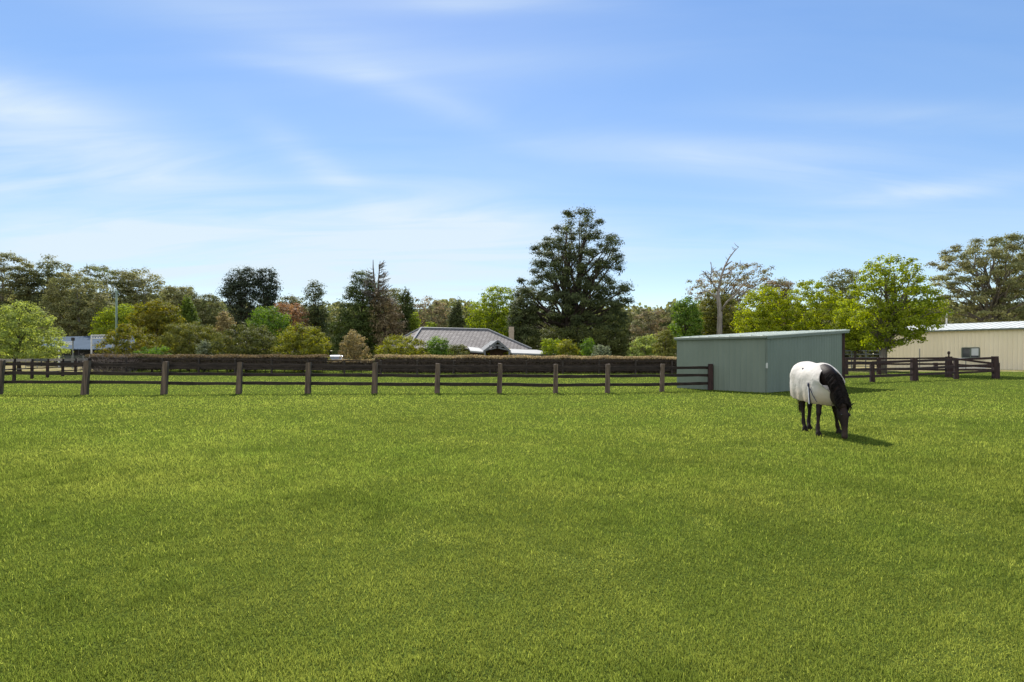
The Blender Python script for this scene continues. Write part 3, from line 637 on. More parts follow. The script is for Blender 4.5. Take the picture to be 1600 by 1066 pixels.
# ------------------------------------------------------------ fences
def post(root, b, t, w, mat, d=None, name='post', seed=0, label=None):
    b, t = Vector(b), Vector(t); rg = random.Random(seed); d = d or w * .8; loc = Vector(root.location)
    mb = MB(); rings = []
    for i in range(6):
        c = b.lerp(t, i / 5) - loc; k = (1.08, 1.02, 1, .98, .96, .93)[i] * (1 + rg.uniform(-.03, .03))
        if i == 0: c.z -= .06
        prof = [(-.5, -.42), (-.4, -.5), (.4, -.5), (.5, -.42), (.5, .42), (.4, .5), (-.4, .5), (-.5, .42)]
        dz = [rg.uniform(-.012, .012) if i == 5 else 0 for _ in prof]
        rings.append([c + Vector((x * w * k, y * d * k, z)) for (x, y), z in zip(prof, dz)])
    mb.rings(rings); return mb.build(name, M[mat], root, label=label)
def rails(root, tops, offs, hgt, th, mat, yoff, rng, extra=None):
    """tops: post top points in order; offs: metres below top for each rail"""
    loc = Vector(root.location)
    for i in range(len(tops) - 1):
        for o in offs:
            a, b = tops[i], tops[i + 1]
            mb = MB(); mb.beam(Vector(a[0]).lerp(Vector(a[1]), 1 - o / a[2]) + Vector((0, yoff, rng.uniform(-.015, .015))) - loc,
                               Vector(b[0]).lerp(Vector(b[1]), 1 - o / b[2]) + Vector((0, yoff, rng.uniform(-.015, .015))) - loc, th, hgt, wob=.008, rng=rng)
            mb.build('rail', M[mat], root)
def px_post(bx, by, tx, ty):
    b = G(bx, by); t = P(tx, ty, b.y); return (b, t, (t - b).length)
near = [(-140,617,-128,563),(-2,616.5,3,563),(132,617,137,563.5),(256,616.5,259.5,565),(373,615.5,375.5,566),(481,615,482.5,566.5),(585,615,586.5,567),(683,614.5,684.5,568),(780,614.5,782,568),(868,614.5,868.5,569),(949,614,950,569),(1034,612,1035.5,569)]
near = [px_post(*q) for q in near]; last = px_post(1110, 609.5, 1110, 569)
root = empty('paddock_fence', (near[5][0] + near[6][0]) / 2, label='long dark three rail timber fence across the paddock up to the green shed', cat='fence')
rngf = random.Random(4)
for i, (b, t, L_) in enumerate(near): post(root, b, t, .225 - .004 * i + rngf.uniform(-.01, .01), 'timber_post', seed=i)
post(root, last[0], last[1], .20, 'brown_post', seed=60)
rails(root, near + [last], (.155, .50, .86), .125, .045, 'timber_rail', .12, rngf)

# fence in front of the hedge
top_z = lambda u: 1.30 - .24 * min(1, u / .5)
pts = []
for i in range(17):
    u = i / 16; px = 140 + (1050 - 140) * u; Z = 46.4; x = (px - 800) / F * Z
    pts.append((Vector((x, Z, 0)), Vector((x, Z, top_z(u))), top_z(u)))
root = empty('hedge_fence', pts[8][0], label='dark timber fence standing against the front of the hedge', cat='fence')
for i, (b, t, L_) in enumerate(pts): post(root, b, t, .14, 'timber', seed=100 + i)
rails(root, pts, (.05, .38, .78), .11, .045, 'timber_rail', .10, rngf)

# receding fence on the far left
lf = [px_post(-14, 599, -14, 561), px_post(22, 595, 22.5, 561), px_post(50, 592, 50, 561), px_post(74, 590.5, 74.5, 560.5), px_post(98, 588, 98, 560.5), px_post(118, 586.5, 118, 560.5), px_post(138, 585, 138, 560)]
root = empty('side_fence', lf[3][0], label='short timber fence with pale weathered top rail behind the long fence at left', cat='fence')
for i, (b, t, L_) in enumerate(lf): post(root, b, t, .15, 'brown_post', seed=200 + i)
loc = Vector(root.location)
for i in range(len(lf) - 1):
    mb = MB(); mb.beam(lf[i][1] - loc + Vector((.02, -.1, -.08)), lf[i + 1][1] - loc + Vector((.02, -.1, -.08)), .05, .17, wob=.006, rng=rngf)
    mb.build('top_rail', M['pale_timber'], root)
    for q in (.52, .30):
        mb = MB(); mb.beam(lf[i][0].lerp(lf[i][1], q) - loc + Vector((-.1, 0, 0)), lf[i + 1][0].lerp(lf[i + 1][1], q) - loc + Vector((-.1, 0, 0)), .04, .07, wob=.006, rng=rngf)
        mb.build('rail', M['timber_rail'], root)

# right hand yard fences
ra = [px_post(1318, 599.5, 1318, 566), px_post(1363, 597, 1362.5, 565.5), px_post(1428.5, 595, 1428, 560.5), px_post(1494, 592.5, 1493.5, 561.5), px_post(1556, 592, 1554.5, 557)]
root = empty('yard_fence', ra[2][0], label='front run of the dark brown yard fence right of the green shed', cat='fence', group='yard fences by the barn')
for i, (b, t, L_) in enumerate(ra):
    if i: post(root, b, t, (.2, .22, .34, .24, .34)[i], 'brown_post', seed=300 + i)
loc = Vector(root.location)
for hy in ((567, 566.7, 564.2, 562, 559.5), (577.5, 577.3, 576.2, 572.7, 570.2), (589, 588, 585.2, 582.6, 579.8)):
    for i in range(4):
        mb = MB(); mb.beam(P((1318, 1363, 1428, 1494, 1555)[i], hy[i], ra[i][0].y) - loc + Vector((0, -.02, 0)), P((1318, 1363, 1428, 1494, 1555)[i + 1], hy[i + 1], ra[i + 1][0].y) - loc + Vector((0, -.02, 0)), .06, .14, wob=.006, rng=rngf)
        mb.build('rail', M['brown_post'], root)
rb = [px_post(1322, 585.5, 1322, 559), px_post(1373, 585, 1373, 559), px_post(1428, 587, 1428, 558.5), px_post(1482, 589, 1482, 557.5), px_post(1558, 590.5, 1558, 567)]
root = empty('yard_fence', rb[2][0], label='rear run of the dark brown yard fence reaching the knob topped gate post', cat='fence', group='yard fences by the barn')
for i in (0, 1, 4): post(root, rb[i][0], rb[i][1], .25, 'brown_post', seed=320 + i)
loc = Vector(root.location)
for hy in ((560.7, 560.5, 560.2, 559.5, 569), (568.5, 569, 569, 569, 574.5), (577, 577, 577.5, 578, 578)):
    for i in range(4):
        mb = MB(); xs = (1322, 1373, 1428, 1482, 1558)
        mb.beam(P(xs[i], hy[i], rb[i][0].y + .15) - loc, P(xs[i + 1], hy[i + 1], rb[i + 1][0].y + .15) - loc, .06, .13, wob=.006, rng=rngf)
        mb.build('rail', M['brown_post'], root)
gp = px_post(1482.5, 589.5, 1482.5, 557.5)
root = empty('gate_post', gp[0], label='thick brown gate post topped by a round knob on a thin neck', cat='post')
post(root, gp[0], gp[1], .36, 'brown_post', seed=340)
mb = MB(); t = gp[1] - gp[0]; mb.tube([t, t + Vector((0, 0, .12)), t + Vector((0, 0, .16)), t + Vector((0, 0, .22)), t + Vector((0, 0, .29)), t + Vector((0, 0, .35)), t + Vector((0, 0, .38))], [.05, .04, .06, .085, .09, .06, .01], 10)
mb.build('knob', M['brown_post'], root, smooth=True)
mb = MB(); c = gp[0] - gp[0]
mb.box((.26, -.05, .62), (.12, .14, .5)); mb.build('latch_block', M['brown_post'], root)
fp = px_post(1462, 579.5, 1462, 567)
root = empty('short_post', fp[0], label='short dark post seen small behind the yard rails', cat='post'); post(root, fp[0], fp[1], .3, 'brown_post', seed=350)

# white pipe fence with wire, far right
root = empty('pipe_fence', P(1570, 578, 58) * 1.0, label='thin white pipe fence with wire netting in front of the cream barn', cat='fence'); root.location.z = 0
loc = Vector(root.location)
z1, z0 = H - 7.3 / F * 58, H - 22.7 / F * 58
for nm, z in (('top_pipe', z1), ('bottom_pipe', z0)):
    mb = MB(); mb.tube([P(1492, 0, 60) * Vector((1, 1, 0)) * 0 + Vector((P(1492, 0, 60).x, 60, z)) - loc, Vector((P(1660, 0, 57).x, 57, z)) - loc], .035, 6); mb.build(nm, M['white_paint'], root)
for px in (1521, 1558, 1606, 1650):
    q = Vector((P(px, 0, 58.5).x, 60 - 3 * (px - 1492) / 168, 0)) - loc; mb = MB(); mb.tube([q, q + Vector((0, 0, z1 + .03))], .035, 6); mb.build('post', M['grey_steel'], root)
mb = MB()
for k in range(80):
    u = k / 79; q = Vector((P(1492, 0, 60).x, 60, 0)).lerp(Vector((P(1660, 0, 57).x, 57, 0)), u) - loc; mb.tube([q, q + Vector((0, 0, z1))], .006, 3)
mb.build('wire_netting', M['grey_steel'], root)
# grey rail fence behind maple
A = P(1321, 0, 56); B = P(1376, 0, 56)
root = empty('rail_fence', ((A.x + B.x) / 2, 56, 0), label='grey steel rail fence in the shade under the maples behind the shed', cat='fence'); loc = Vector(root.location)
for z in (1.88, 1.55, 1.2, .8, .4):
    mb = MB(); mb.tube([Vector((A.x - 1.5, 56, z)) - loc, Vector((B.x, 56, z)) - loc], .045, 6); mb.build('rail', M['grey_steel'], root)
for px in (1306, 1330, 1352, 1374):
    mb = MB(); q = Vector((P(px, 0, 56).x, 55.93, 0)) - loc; mb.tube([q, q + Vector((0, 0, 1.95))], .05, 6); mb.build('post', M['grey_steel'], root)
# distant green wire fence at far left
root = empty('wire_fence', (P(60, 0, 66).x, 66, 0), label='low dark green wire fence between the lime green tree and the pale top rail', cat='fence'); loc = Vector(root.location)
mb = MB()
for z in (.9, 1.05, 1.2, 1.34): mb.tube([Vector((P(-60, 0, 66).x, 66, z)) - loc, Vector((P(150, 0, 66).x, 66, z)) - loc], .03, 4)
mb.build('wires', M['green_trim'], root)
for px in range(-50, 150, 18):
    mb = MB(); q = Vector((P(px, 0, 66).x, 66, 0)) - loc; mb.tube([q, q + Vector((0, 0, 1.42))], .04, 5); mb.build('post', M['grey_steel'], root)

# ------------------------------------------------------------ green shelter shed
def ribbed(root, name, a, b, zb, zta, ztb, mat, pitch=.26, rib=.018, out=None, rw=.05, seed=0, thick=.02):
    """upright sheet from a to b (ground points, local), ribs on the outside"""
    a, b = Vector(a), Vector(b); d = (b - a); L_ = d.length; d.normalize(); n = out or Vector((d.y, -d.x, 0))
    xs = [(0, 0)]; x = pitch / 2
    while x < L_ - rw:
        xs += [(x - rw, 0), (x - rw * .45, rib), (x + rw * .45, rib), (x + rw, 0)]; x += pitch
    xs.append((L_, 0)); vs = []; fs = []
    for off in (0, -thick):
        for x, o in xs:
            q = a + d * x + n * (o + off); zt = zta + (ztb - zta) * x / L_
            vs += [(q.x, q.y, zb), (q.x, q.y, zt)]
    m_ = len(xs)
    for i in range(m_ - 1):
        fs.append((2 * i, 2 * i + 2, 2 * i + 3, 2 * i + 1)); j = 2 * m_
        fs.append((j + 2 * i, j + 2 * i + 1, j + 2 * i + 3, j + 2 * i + 2)); fs.append((2 * i + 1, 2 * i + 3, j + 2 * i + 3, j + 2 * i + 1))
    mb = MB(); mb.add(vs, fs); return mb.build(name, M[mat], root)
c0 = G(1197, 614); cl = G(1057.5, 606.3); cr_ = G(1320, 604.5)
dL = (cl - c0); dR = (cr_ - c0); LL, LR = dL.length, dR.length; dL.normalize(); dR = (dR - dL * dR.dot(dL)).normalized()
root = empty('shed', c0, label='green steel skillion roofed horse shelter behind the grazing horse', cat='shed')
zlo = H + (YH - 525) / F * c0.y; zhi = zlo + .40
O = Vector((0, 0, 0)); Lp = dL * LL; Rp = dR * LR; Bp = Lp + Rp
ribbed(root, 'side_wall', Lp, O, -.02, zlo - .04, zlo - .04, 'green_steel', out=-dR, rib=.009)
ribbed(root, 'front_wall', O, Rp, -.02, zlo - .04, zhi - .06, 'green_steel', out=-dL, rib=.009)
ribbed(root, 'rear_wall', Bp, Lp, -.02, zhi - .06, zlo - .04, 'green_steel', out=dL)
def slab(mb, pts, th):
    n = len(pts); mb.add([Vector(p) for p in pts] + [Vector(p) - Vector((0, 0, th)) for p in pts],
                         [tuple(range(n)), tuple(reversed(range(n, 2 * n)))] + [(i, i + n, (i + 1) % n + n, (i + 1) % n) for i in range(n)])
def up(v, z): return Vector((v.x, v.y, z))
mb = MB(); ov = .10; sl = (zhi - zlo) / LR
r0 = O - dR * ov - dL * .12; r1 = Rp + dR * .62 - dL * .12; r2 = Rp + dR * .62 + dL * (LL + .1); r3 = O - dR * ov + dL * (LL + .1)
slab(mb, [up(r0, zlo + .02), up(r1, zhi + .02 + .62 * sl), up(r2, zhi + .02 + .62 * sl), up(r3, zlo + .02)], .035)
k = 0.2
while k < LL + .1:   # roof ribs run up the slope
    a = r0 + dL * k; b = r1 + dL * k
    mb.beam(up(a, zlo + .035), up(b, zhi + .62 * sl + .035), .05, .03); k += .5
mb.build('roof', M['roof_steel'], root)
mb = MB(); mb.beam(up(O - dR * .1 - dL * .1, zlo - .07), up(Rp + dR * .55 - dL * .1, zhi - .07 + .55 * sl), .03, .12); mb.build('fascia', M['green_trim'], root)
mb = MB(); mb.beam(up(O - dR * .09 - dL * .08, zlo - .06), up(Lp - dR * .09 + dL * .05, zlo - .06), .08, .07); mb.build('gutter', M['green_trim'], root)
mb = MB(); mb.box((O - dR * .035 - dL * .035 + Vector((0, 0, (zlo - .1) / 2)))[:], (.05, .05, zlo - .12)); mb.build('corner_flashing', M['green_trim'], root)
mb = MB(); mb.box((O - dR * .07 - dL * .07 + Vector((0, 0, 1.12)))[:], (.07, .05, .22)); mb.build('hinge_plate', M['galv'], root, bevel=.008)
mb = MB(); q = Rp + dR * .09; mb.beam(up(q, 0), up(q, zhi - .03), .14, .14, up=Vector((0, 1, 0))); mb.build('end_post', M['brown_post'], root)
mb = MB(); q = Rp + dR * .09 + dL * LL; mb.beam(up(q, 0), up(q, zhi - .03), .14, .14, up=Vector((0, 1, 0))); mb.build('end_post', M['brown_post'], root)

# ------------------------------------------------------------ cream barn
zr = F * H / 25.5; wr = Vector((800 / F * zr, zr, 0)); wl_z = zr * 40 / 33.3; wl0 = Vector((577 / F * wl_z, wl_z, 0))
dW = (wr - wl0).normalized(); dD = Vector((-dW.y, dW.x, 0)); dD = dD if dD.x > 0 else -dD
end = wl0 + dW * ((wr - wl0).length + 9)
root = empty('barn', wl0, label='long cream ribbed steel barn with a pale low pitched roof and one window', cat='barn')
LW = (end - wl0).length; ez = H + 40 / F * zr; rz_ = ez + .95; DW = 14
ribbed(root, 'wall', Vector((0, 0, 0)), dW * LW, -.02, ez, ez, 'cream_steel', pitch=.38, rib=.035, rw=.06, out=-dD)
ribbed(root, 'gable_wall', dD * DW, Vector((0, 0, 0)), -.02, ez, ez, 'cream_steel', pitch=.38, rib=.035, rw=.06, out=-dW)
ribbed(root, 'wall', dD * DW + dW * LW, dD * DW, -.02, ez, ez, 'cream_steel', pitch=.38, rib=.035, rw=.06, out=dD)
mb = MB(); mb.add([up(dW * .02, ez), up(dD * DW + dW * .02, ez), up(dD * DW / 2 + dW * .02, rz_ - .05)], [(0, 1, 2)]); mb.build('gable', M['cream_steel'], root)
mb = MB(); a0 = -dW * .15 - dD * .25; a1 = dW * (LW + .1) - dD * .25; q0 = -dW * .15 + dD * DW / 2; q1 = dW * (LW + .1) + dD * DW / 2; e0 = -dW * .15 + dD * (DW + .25); e1 = dW * (LW + .1) + dD * (DW + .25)
slab(mb, [up(a0, ez + .06), up(a1, ez + .06), up(q1, rz_ + .06), up(q0, rz_ + .06)], .05)
slab(mb, [up(q0, rz_ + .062), up(q1, rz_ + .062), up(e1, ez + .062), up(e0, ez + .062)], .05)
k = .3
while k < LW:
    mb.beam(up(a0 + dW * k, ez + .075), up(q0 + dW * k, rz_ + .075), .06, .04); k += .75
mb.build('roof', M['galv'], root)
mb = MB(); mb.beam(up(a0 - dD * .06, ez - .03), up(a1 - dD * .06, ez - .03), .12, .14); mb.build('gutter', M['green_trim'], root)
def onwall(px, z):   # point of the barn wall at a photo column
    k = (px - 800) / F; u = (k * wl0.y - wl0.x) / (dW.x - k * dW.y); return dW * u + Vector((0, 0, z)), wl0.y + dW.y * u
pw0, zw0 = onwall(1503.5, 0); pw1, zw1 = onwall(1530.5, 0)
zt = H + (YH - 543.5) / F * (zw0 + zw1) / 2; zb_ = H + (YH - 559) / F * (zw0 + zw1) / 2
wf = MB(); o_ = -dD * .05
for a, b, hgt in ((up(pw0, zt), up(pw1, zt), .09), (up(pw0, zb_), up(pw1, zb_), .09)): wf.beam(a + o_, b + o_, .10, hgt)
for q in (pw0, pw1, (pw0 + pw1) / 2): wf.beam(up(q, zb_ + .045) + o_, up(q, zt - .045) + o_, .09, .09, up=dD)
wfo = wf.build('window_frame', M['green_trim'], root)
for i, (a, b, mm) in enumerate(((pw0, (pw0 + pw1) / 2, 'glass'), ((pw0 + pw1) / 2, pw1, 'glass'))):
    mb = MB(); mb.beam(up(a, (zt + zb_) / 2) + o_ * .9, up(b, (zt + zb_) / 2) + o_ * .9, .02, zt - zb_); mb.build('pane', M[mm], wfo)
mb = MB(); a = pw0.lerp(pw1, .55); b = pw0.lerp(pw1, .96); mb.beam(up(a, (zt + zb_) / 2 + .08) + o_ * 1.25, up(b, (zt + zb_) / 2 + .08) + o_ * 1.25, .01, (zt - zb_) * .72); mb.build('pane_reflection', M['reflection'], wfo)  # pale panel painting a bright reflection onto the right pane

# light pole seen behind the barn roof
q = P(1479, 508, 88); root = empty('power_pole', (q.x, 88, 0), label='pale slim pole rising above the left end of the barn roof', cat='pole')
mb = MB(); mb.tube([(0, 0, 0), (0, 0, P(0, 487, 88).z)], [.13, .1], 8); mb.build('pole', M['white_paint'], root)
mb = MB(); mb.beam((-1.1, 0, P(0, 488.5, 88).z), (1.0, 0, P(0, 488.5, 88).z), .12, .14); mb.build('crossarm', M['grey_steel'], root)
q = P(1437, 560, 60); root = empty('steel_post', (q.x, 60, 0), label='thin dark steel post against the cream wall right of the maple trunk', cat='post')
mb = MB(); mb.tube([(0, 0, 0), (0, 0, P(0, 545, 60).z)], .05, 6); mb.build('pole', M['grey_steel'], root)

# ------------------------------------------------------------ house
rdir = Vector((math.cos(R(30)), math.sin(R(30)), 0)); fdir = Vector((.5, -.866, 0))
sH = F / 1000
rL = P(658, 513.3, 73 * sH); rl = Vector((rL.x, rL.y, 0)); zR = rL.z - .0
rr2 = rl + rdir * 8.6
root = empty('house', rl, label='low house with a grey tiled hip roof, gabled porch and pale verandah roof', cat='house')
hw, hr, ze = 4.7, 3.3, 2.15
A0 = Vector((0, 0, 0)); A1 = rr2 - rl
corner = lambda base, s1, s2: base + rdir * s1 * hr + fdir * s2 * hw
FL, FR, BL, BR = corner(A0, -1, 1), corner(A1, 1, 1), corner(A0, -1, -1), corner(A1, 1, -1)
mb = MB(); faces = []; uvs = []
def roof_face(pts, along):
    pts = [Vector(p) for p in pts]; n = (pts[1] - pts[0]).cross(pts[2] - pts[0]).normalized(); al = along.normalized(); dn = n.cross(al)
    mb.add(pts, [tuple(range(len(pts)))]); uvs.extend([(p.dot(al) + 50, p.dot(dn) + 50) for p in pts])
roof_face([up(FL, ze), up(FR, ze), up(A1, zR), up(A0, zR)], rdir)
roof_face([up(BR, ze), up(BL, ze), up(A0, zR), up(A1, zR)], rdir)
roof_face([up(BL, ze), up(FL, ze), up(A0, zR)], fdir)
roof_face([up(FR, ze), up(BR, ze), up(A1, zR)], fdir)
ro = mb.build('roof', M['tiles'], root)
ul = ro.data.uv_layers.new(name='UVMap')
for i, (a, b) in enumerate(uvs): ul.data[i].uv = (a, b)
md = ro.modifiers.new('solid', 'SOLIDIFY'); md.thickness = .12; md.offset = -1
mb = MB()
for a, b in ((up(A0, zR), up(A1, zR)), (up(A1, zR), up(FR, ze)), (up(A0, zR), up(FL, ze)), (up(A0, zR), up(BL, ze)), (up(A1, zR), up(BR, ze))):
    mb.tube([a + Vector((0, 0, .03)), b + Vector((0, 0, .03))], .13, 8)
mb.build('ridge_capping', M['trim_dark'], ro)
ins = .88; mb = MB(); w_ = [FL * ins + (A1 / 2) * (1 - ins), FR * ins + (A1 / 2) * (1 - ins), BR * ins + (A1 / 2) * (1 - ins), BL * ins + (A1 / 2) * (1 - ins)]
mb.add([up(q, -.3) for q in w_] + [up(q, ze) for q in w_], [(0, 1, 5, 4), (1, 2, 6, 5), (2, 3, 7, 6), (3, 0, 4, 7)]); mb.build('wall', M['brick'], root)
# chimney
q = P(799, 520, 74) - rl; mb = MB(); mb.box((q.x, q.y, (q.z + 1.2) / 2 + .6), (.66, .66, q.z + .1 - 1.0)); mb.box((q.x, q.y, q.z + .18), (.76, .76, .14))
ch = mb.build('chimney', M['pale_brick'], root)
mb = MB(); mb.tube([(q.x, q.y, q.z + .2), (q.x, q.y, q.z + .36), (q.x, q.y, q.z + .38), (q.x, q.y, q.z + .5), (q.x, q.y, q.z + .52)], [.15, .15, .24, .2, .04], 10); mb.build('flue_cap', M['galv'], ch)
# verandah roofs (pale sheet)
mb = MB(); slab(mb, [P(800, 551.5, 60) - rl, P(881, 554.2, 63) - rl, P(838, 546.8, 67) - rl, P(790, 545.2, 65) - rl], .16); mb.build('verandah_roof', M['sheet'], root)
mb = MB(); slab(mb, [P(735, 548, 60) - rl, P(758, 550, 60) - rl, P(748, 543.5, 63) - rl, P(731, 542, 63) - rl], .16); mb.build('verandah_roof', M['sheet'], root)
for px, Zp in ((806, 60.4), (842, 61.8), (877, 62.8)):
    a = P(px, 553.6, Zp) - rl; mb = MB(); mb.tube([Vector((a.x, a.y, 0)), a], .05, 6); mb.build('verandah_post', M['white_paint'], root)
# porch gable
ap = P(778, 531.5, 60) - rl; gl = P(755.5, 548.5, 60) - rl; gr = P(798, 548.5, 60) - rl; back = Vector((-.9, 4.2, 0))
mb = MB(); slab(mb, [gl, ap, ap + back, gl + back], .08); slab(mb, [ap + Vector((0, 0, .002)), gr, gr + back, ap + back + Vector((0, 0, .002))], .08); mb.build('porch_roof', M['grey_roof'], root)
mb = MB()
for a, b in ((gl, ap), (ap, gr)): mb.beam(a + Vector((0, -.06, -.08)), b + Vector((0, -.06, -.08)), .05, .2, up=Vector((0, 1, 0)).cross(b - a).normalized())
mb.build('barge_board', M['trim_dark'], root)
mb = MB(); t1 = gl.lerp(ap, .62); t2 = ap.lerp(gr, .38); mb.beam(t1 + Vector((0, -.03, -.1)), t2 + Vector((0, -.03, -.1)), .05, .12); mb.beam(gl.lerp(ap, .15) + Vector((0, -.02, -.1)), ap.lerp(gr, .6) + Vector((0, -.02, .1)), .05, .12); mb.beam(gl.lerp(ap, .4) + Vector((0, -.02, .1)), ap.lerp(gr, .85) + Vector((0, -.02, -.1)), .05, .12)
mb.build('truss', M['trim_dark'], root)
mb = MB(); mb.add([gl + Vector((.3, 1.8, -2.0)), gr + Vector((-.3, 1.8, -2.0)), gr + Vector((-.3, 1.8, -.1)), ap + Vector((0, 1.8, -.12)), gl + Vector((.3, 1.8, -.1))], [(0, 1, 2, 3, 4)]); mb.build('porch_wall', M['brick'], root)
for e in (gl + Vector((.15, 0, 0)), gr - Vector((.15, 0, 0))):
    mb = MB(); mb.box((e.x, e.y - .02, e.z / 2 - .08), (.14, .14, e.z)); mb.build('porch_post', M['trim_dark'], root)
# pipe behind
a = P(806, 525.8, 80) - rl; b = P(828, 527.3, 80) - rl
mb = MB(); mb.beam(a, b, .3, .12); mb.beam(up(b, 0), b, .12, .12, up=Vector((0, 1, 0))); mb.beam(up(a, 0), a, .12, .12, up=Vector((0, 1, 0)))
aw = mb.build('awning', M['galv'], None, label='thin pale metal awning edge just right of the chimney', cat='awning'); aw.location = rl

# ------------------------------------------------------------ blue grey shed on the left
root = empty('shed', (P(130, 0, 76).x, 76, 0), label='long blue grey roofed shed with dark open front behind the lime green tree', cat='shed'); loc = Vector(root.location)
e0, e1 = P(60, 545, 74) - loc, P(215, 546.5, 74) - loc; t0, t1 = P(66, 527, 84) - loc, P(208, 524, 84) - loc
mb = MB(); slab(mb, [e0, e1, t1, t0], .08)
for k in range(34):
    u = (k + .5) / 34; mb.beam(e0.lerp(e1, u) + Vector((0, 0, .015)), t0.lerp(t1, u) + Vector((0, 0, .015)), .06, .04)
mb.build('roof', M['blue_roof'], root)
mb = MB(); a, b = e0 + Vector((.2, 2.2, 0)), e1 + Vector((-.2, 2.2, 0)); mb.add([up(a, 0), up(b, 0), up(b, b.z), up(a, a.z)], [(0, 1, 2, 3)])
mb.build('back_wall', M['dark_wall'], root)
for u in (.02, .2, .4, .6, .8, .98):
    q = e0.lerp(e1, u) + Vector((0, .15, -.05)); mb = MB(); mb.beam(up(q, 0), q, .12, .12, up=Vector((0, 1, 0))); mb.build('post', M['dark_wall'], root)
# white truss frames
def truss(label, x0, x1, yt, yb, postx, Z, legs=True):
    root = empty('frame', (P((x0 + x1) / 2, 0, Z).x, Z, 0), label=label, cat='frame'); loc = Vector(root.location)
    mb = MB(); mb.tube([P(x0, yt + .5, Z) - loc, P(x1, yt, Z) - loc], .055, 5); mb.tube([P(x0, yb + .5, Z) - loc, P(x1, yb, Z) - loc], .055, 5)
    n = max(3, int((x1 - x0) / 4))
    for i in range(n): mb.tube([P(x0 + (x1 - x0) * i / n, yb, Z) - loc, P(x0 + (x1 - x0) * (i + .5) / n, yt, Z) - loc, P(x0 + (x1 - x0) * (i + 1) / n, yb, Z) - loc], .035, 4)
    mb.build('truss', M['white_paint'], root)
    for px in postx:
        mb = MB(); q = P(px, yt, Z) - loc; mb.tube([up(q, 0), q], .08, 6); mb.build('post', M['white_paint'], root)
truss('upper white lattice truss on white posts before the right half of the blue grey roof', 143, 176, 523.5, 528.5, (143, 176), 64)
truss('lower white lattice truss in front of the left half of the blue grey roof', 92, 113, 534.5, 538, (92,), 66)
q = P(114, 530, 62); root = empty('lamp_post', (q.x, 62, 0), label='thin grey post with a small dark head in front of the blue grey roof', cat='post')
mb = MB(); mb.tube([(0, 0, 0), (0, 0, q.z)], .06, 6); mb.build('pole', M['grey_steel'], root); mb = MB(); mb.box((0, 0, q.z), (.28, .2, .35)); mb.build('lamp_head', M['dark_wall'], root, bevel=.03)
q = P(182, 455, 60); root = empty('utility_pole', (q.x, 60, 0), label='tall slim green pole in front of the woodland', cat='pole')
mb = MB(); mb.tube([(0, 0, 0), (0, 0, q.z * .6), (0, 0, q.z)], [.14, .11, .08], 10); mb.build('pole', M['green_pole'], root, smooth=True)
mb = MB(); mb.beam((-.3, 0, q.z - .5), (.25, 0, q.z - .5), .05, .06); mb.box((.1, 0, q.z - .1), (.16, .12, .35)); mb.build('bracket', M['green_pole'], root)

# ------------------------------------------------------------ white car behind the hedge
cw = 1.62; root = empty('car', (P(527.5, 0, 57).x, 57, 0), label='white car parked behind the low stretch of hedge, only its cabin showing', cat='car')
def car():
    pr = [(-2.0, .35), (-2.05, .62), (-1.95, .84), (-1.0, .92), (-.55, 1.36), (-.2, 1.47), (.8, 1.48), (1.35, 1.40), (1.85, .95), (2.05, .86), (2.08, .4), (1.9, .28), (-1.9, .28)]
    mb = MB(); rings = []
    for x, k, kk in ((-cw / 2, .0, .96), (-cw / 2 + .04, .0, 1), (cw / 2 - .04, 0, 1), (cw / 2, 0, .96)):
        rings.append([Vector((x * (1 if z < .95 else .83), y * kk, z * (1 if kk == 1 else .985))) for y, z in pr])
    mb.rings(rings); mb.build('body', M['car_paint'], root, bevel=.03)
    gl_ = MB(); gl_.add([(-.58, -.99, .95), (.58, -.99, .95), (.52, -.60, 1.34), (-.52, -.60, 1.34)], [(0, 1, 2, 3)])
    o = gl_.build('windscreen', M['car_glass'], root); m_ = o.modifiers.new('s', 'SOLIDIFY'); m_.thickness = .02; m_.offset = 1
    for sx in (-1, 1):
        g = MB(); x = sx * (cw / 2 * .83 + .012); g.add([(x + sx * .03, -.85, .98), (x + sx * .03, 1.35, .98), (x, 1.0, 1.38), (x, -.40, 1.38)], [(0, 1, 2, 3)]); o = g.build('side_window', M['car_glass'], root)
        m_ = o.modifiers.new('s', 'SOLIDIFY'); m_.thickness = .015
        g = MB(); g.box((sx * (cw / 2 + .08), -.7, 1.0), (.2, .12, .15)); g.build('mirror', M['car_paint'], root, bevel=.03)
        for y in (-1.3, 1.3):
            g = MB(); g.tube([(sx * (cw / 2 - .2), y, .31), (sx * (cw / 2 + .01), y, .31)], .31, 20); wo_ = g.build('wheel', M['rubber'], root)
            g = MB(); g.tube([(sx * (cw / 2 - .05), y, .31), (sx * (cw / 2 + .02), y, .31)], .19, 16); g.build('rim', M['galv'], wo_)
        g = MB(); g.box((sx * .6, -2.02, .68), (.32, .08, .14)); g.build('headlight', M['white_paint'], root, bevel=.02)
car()

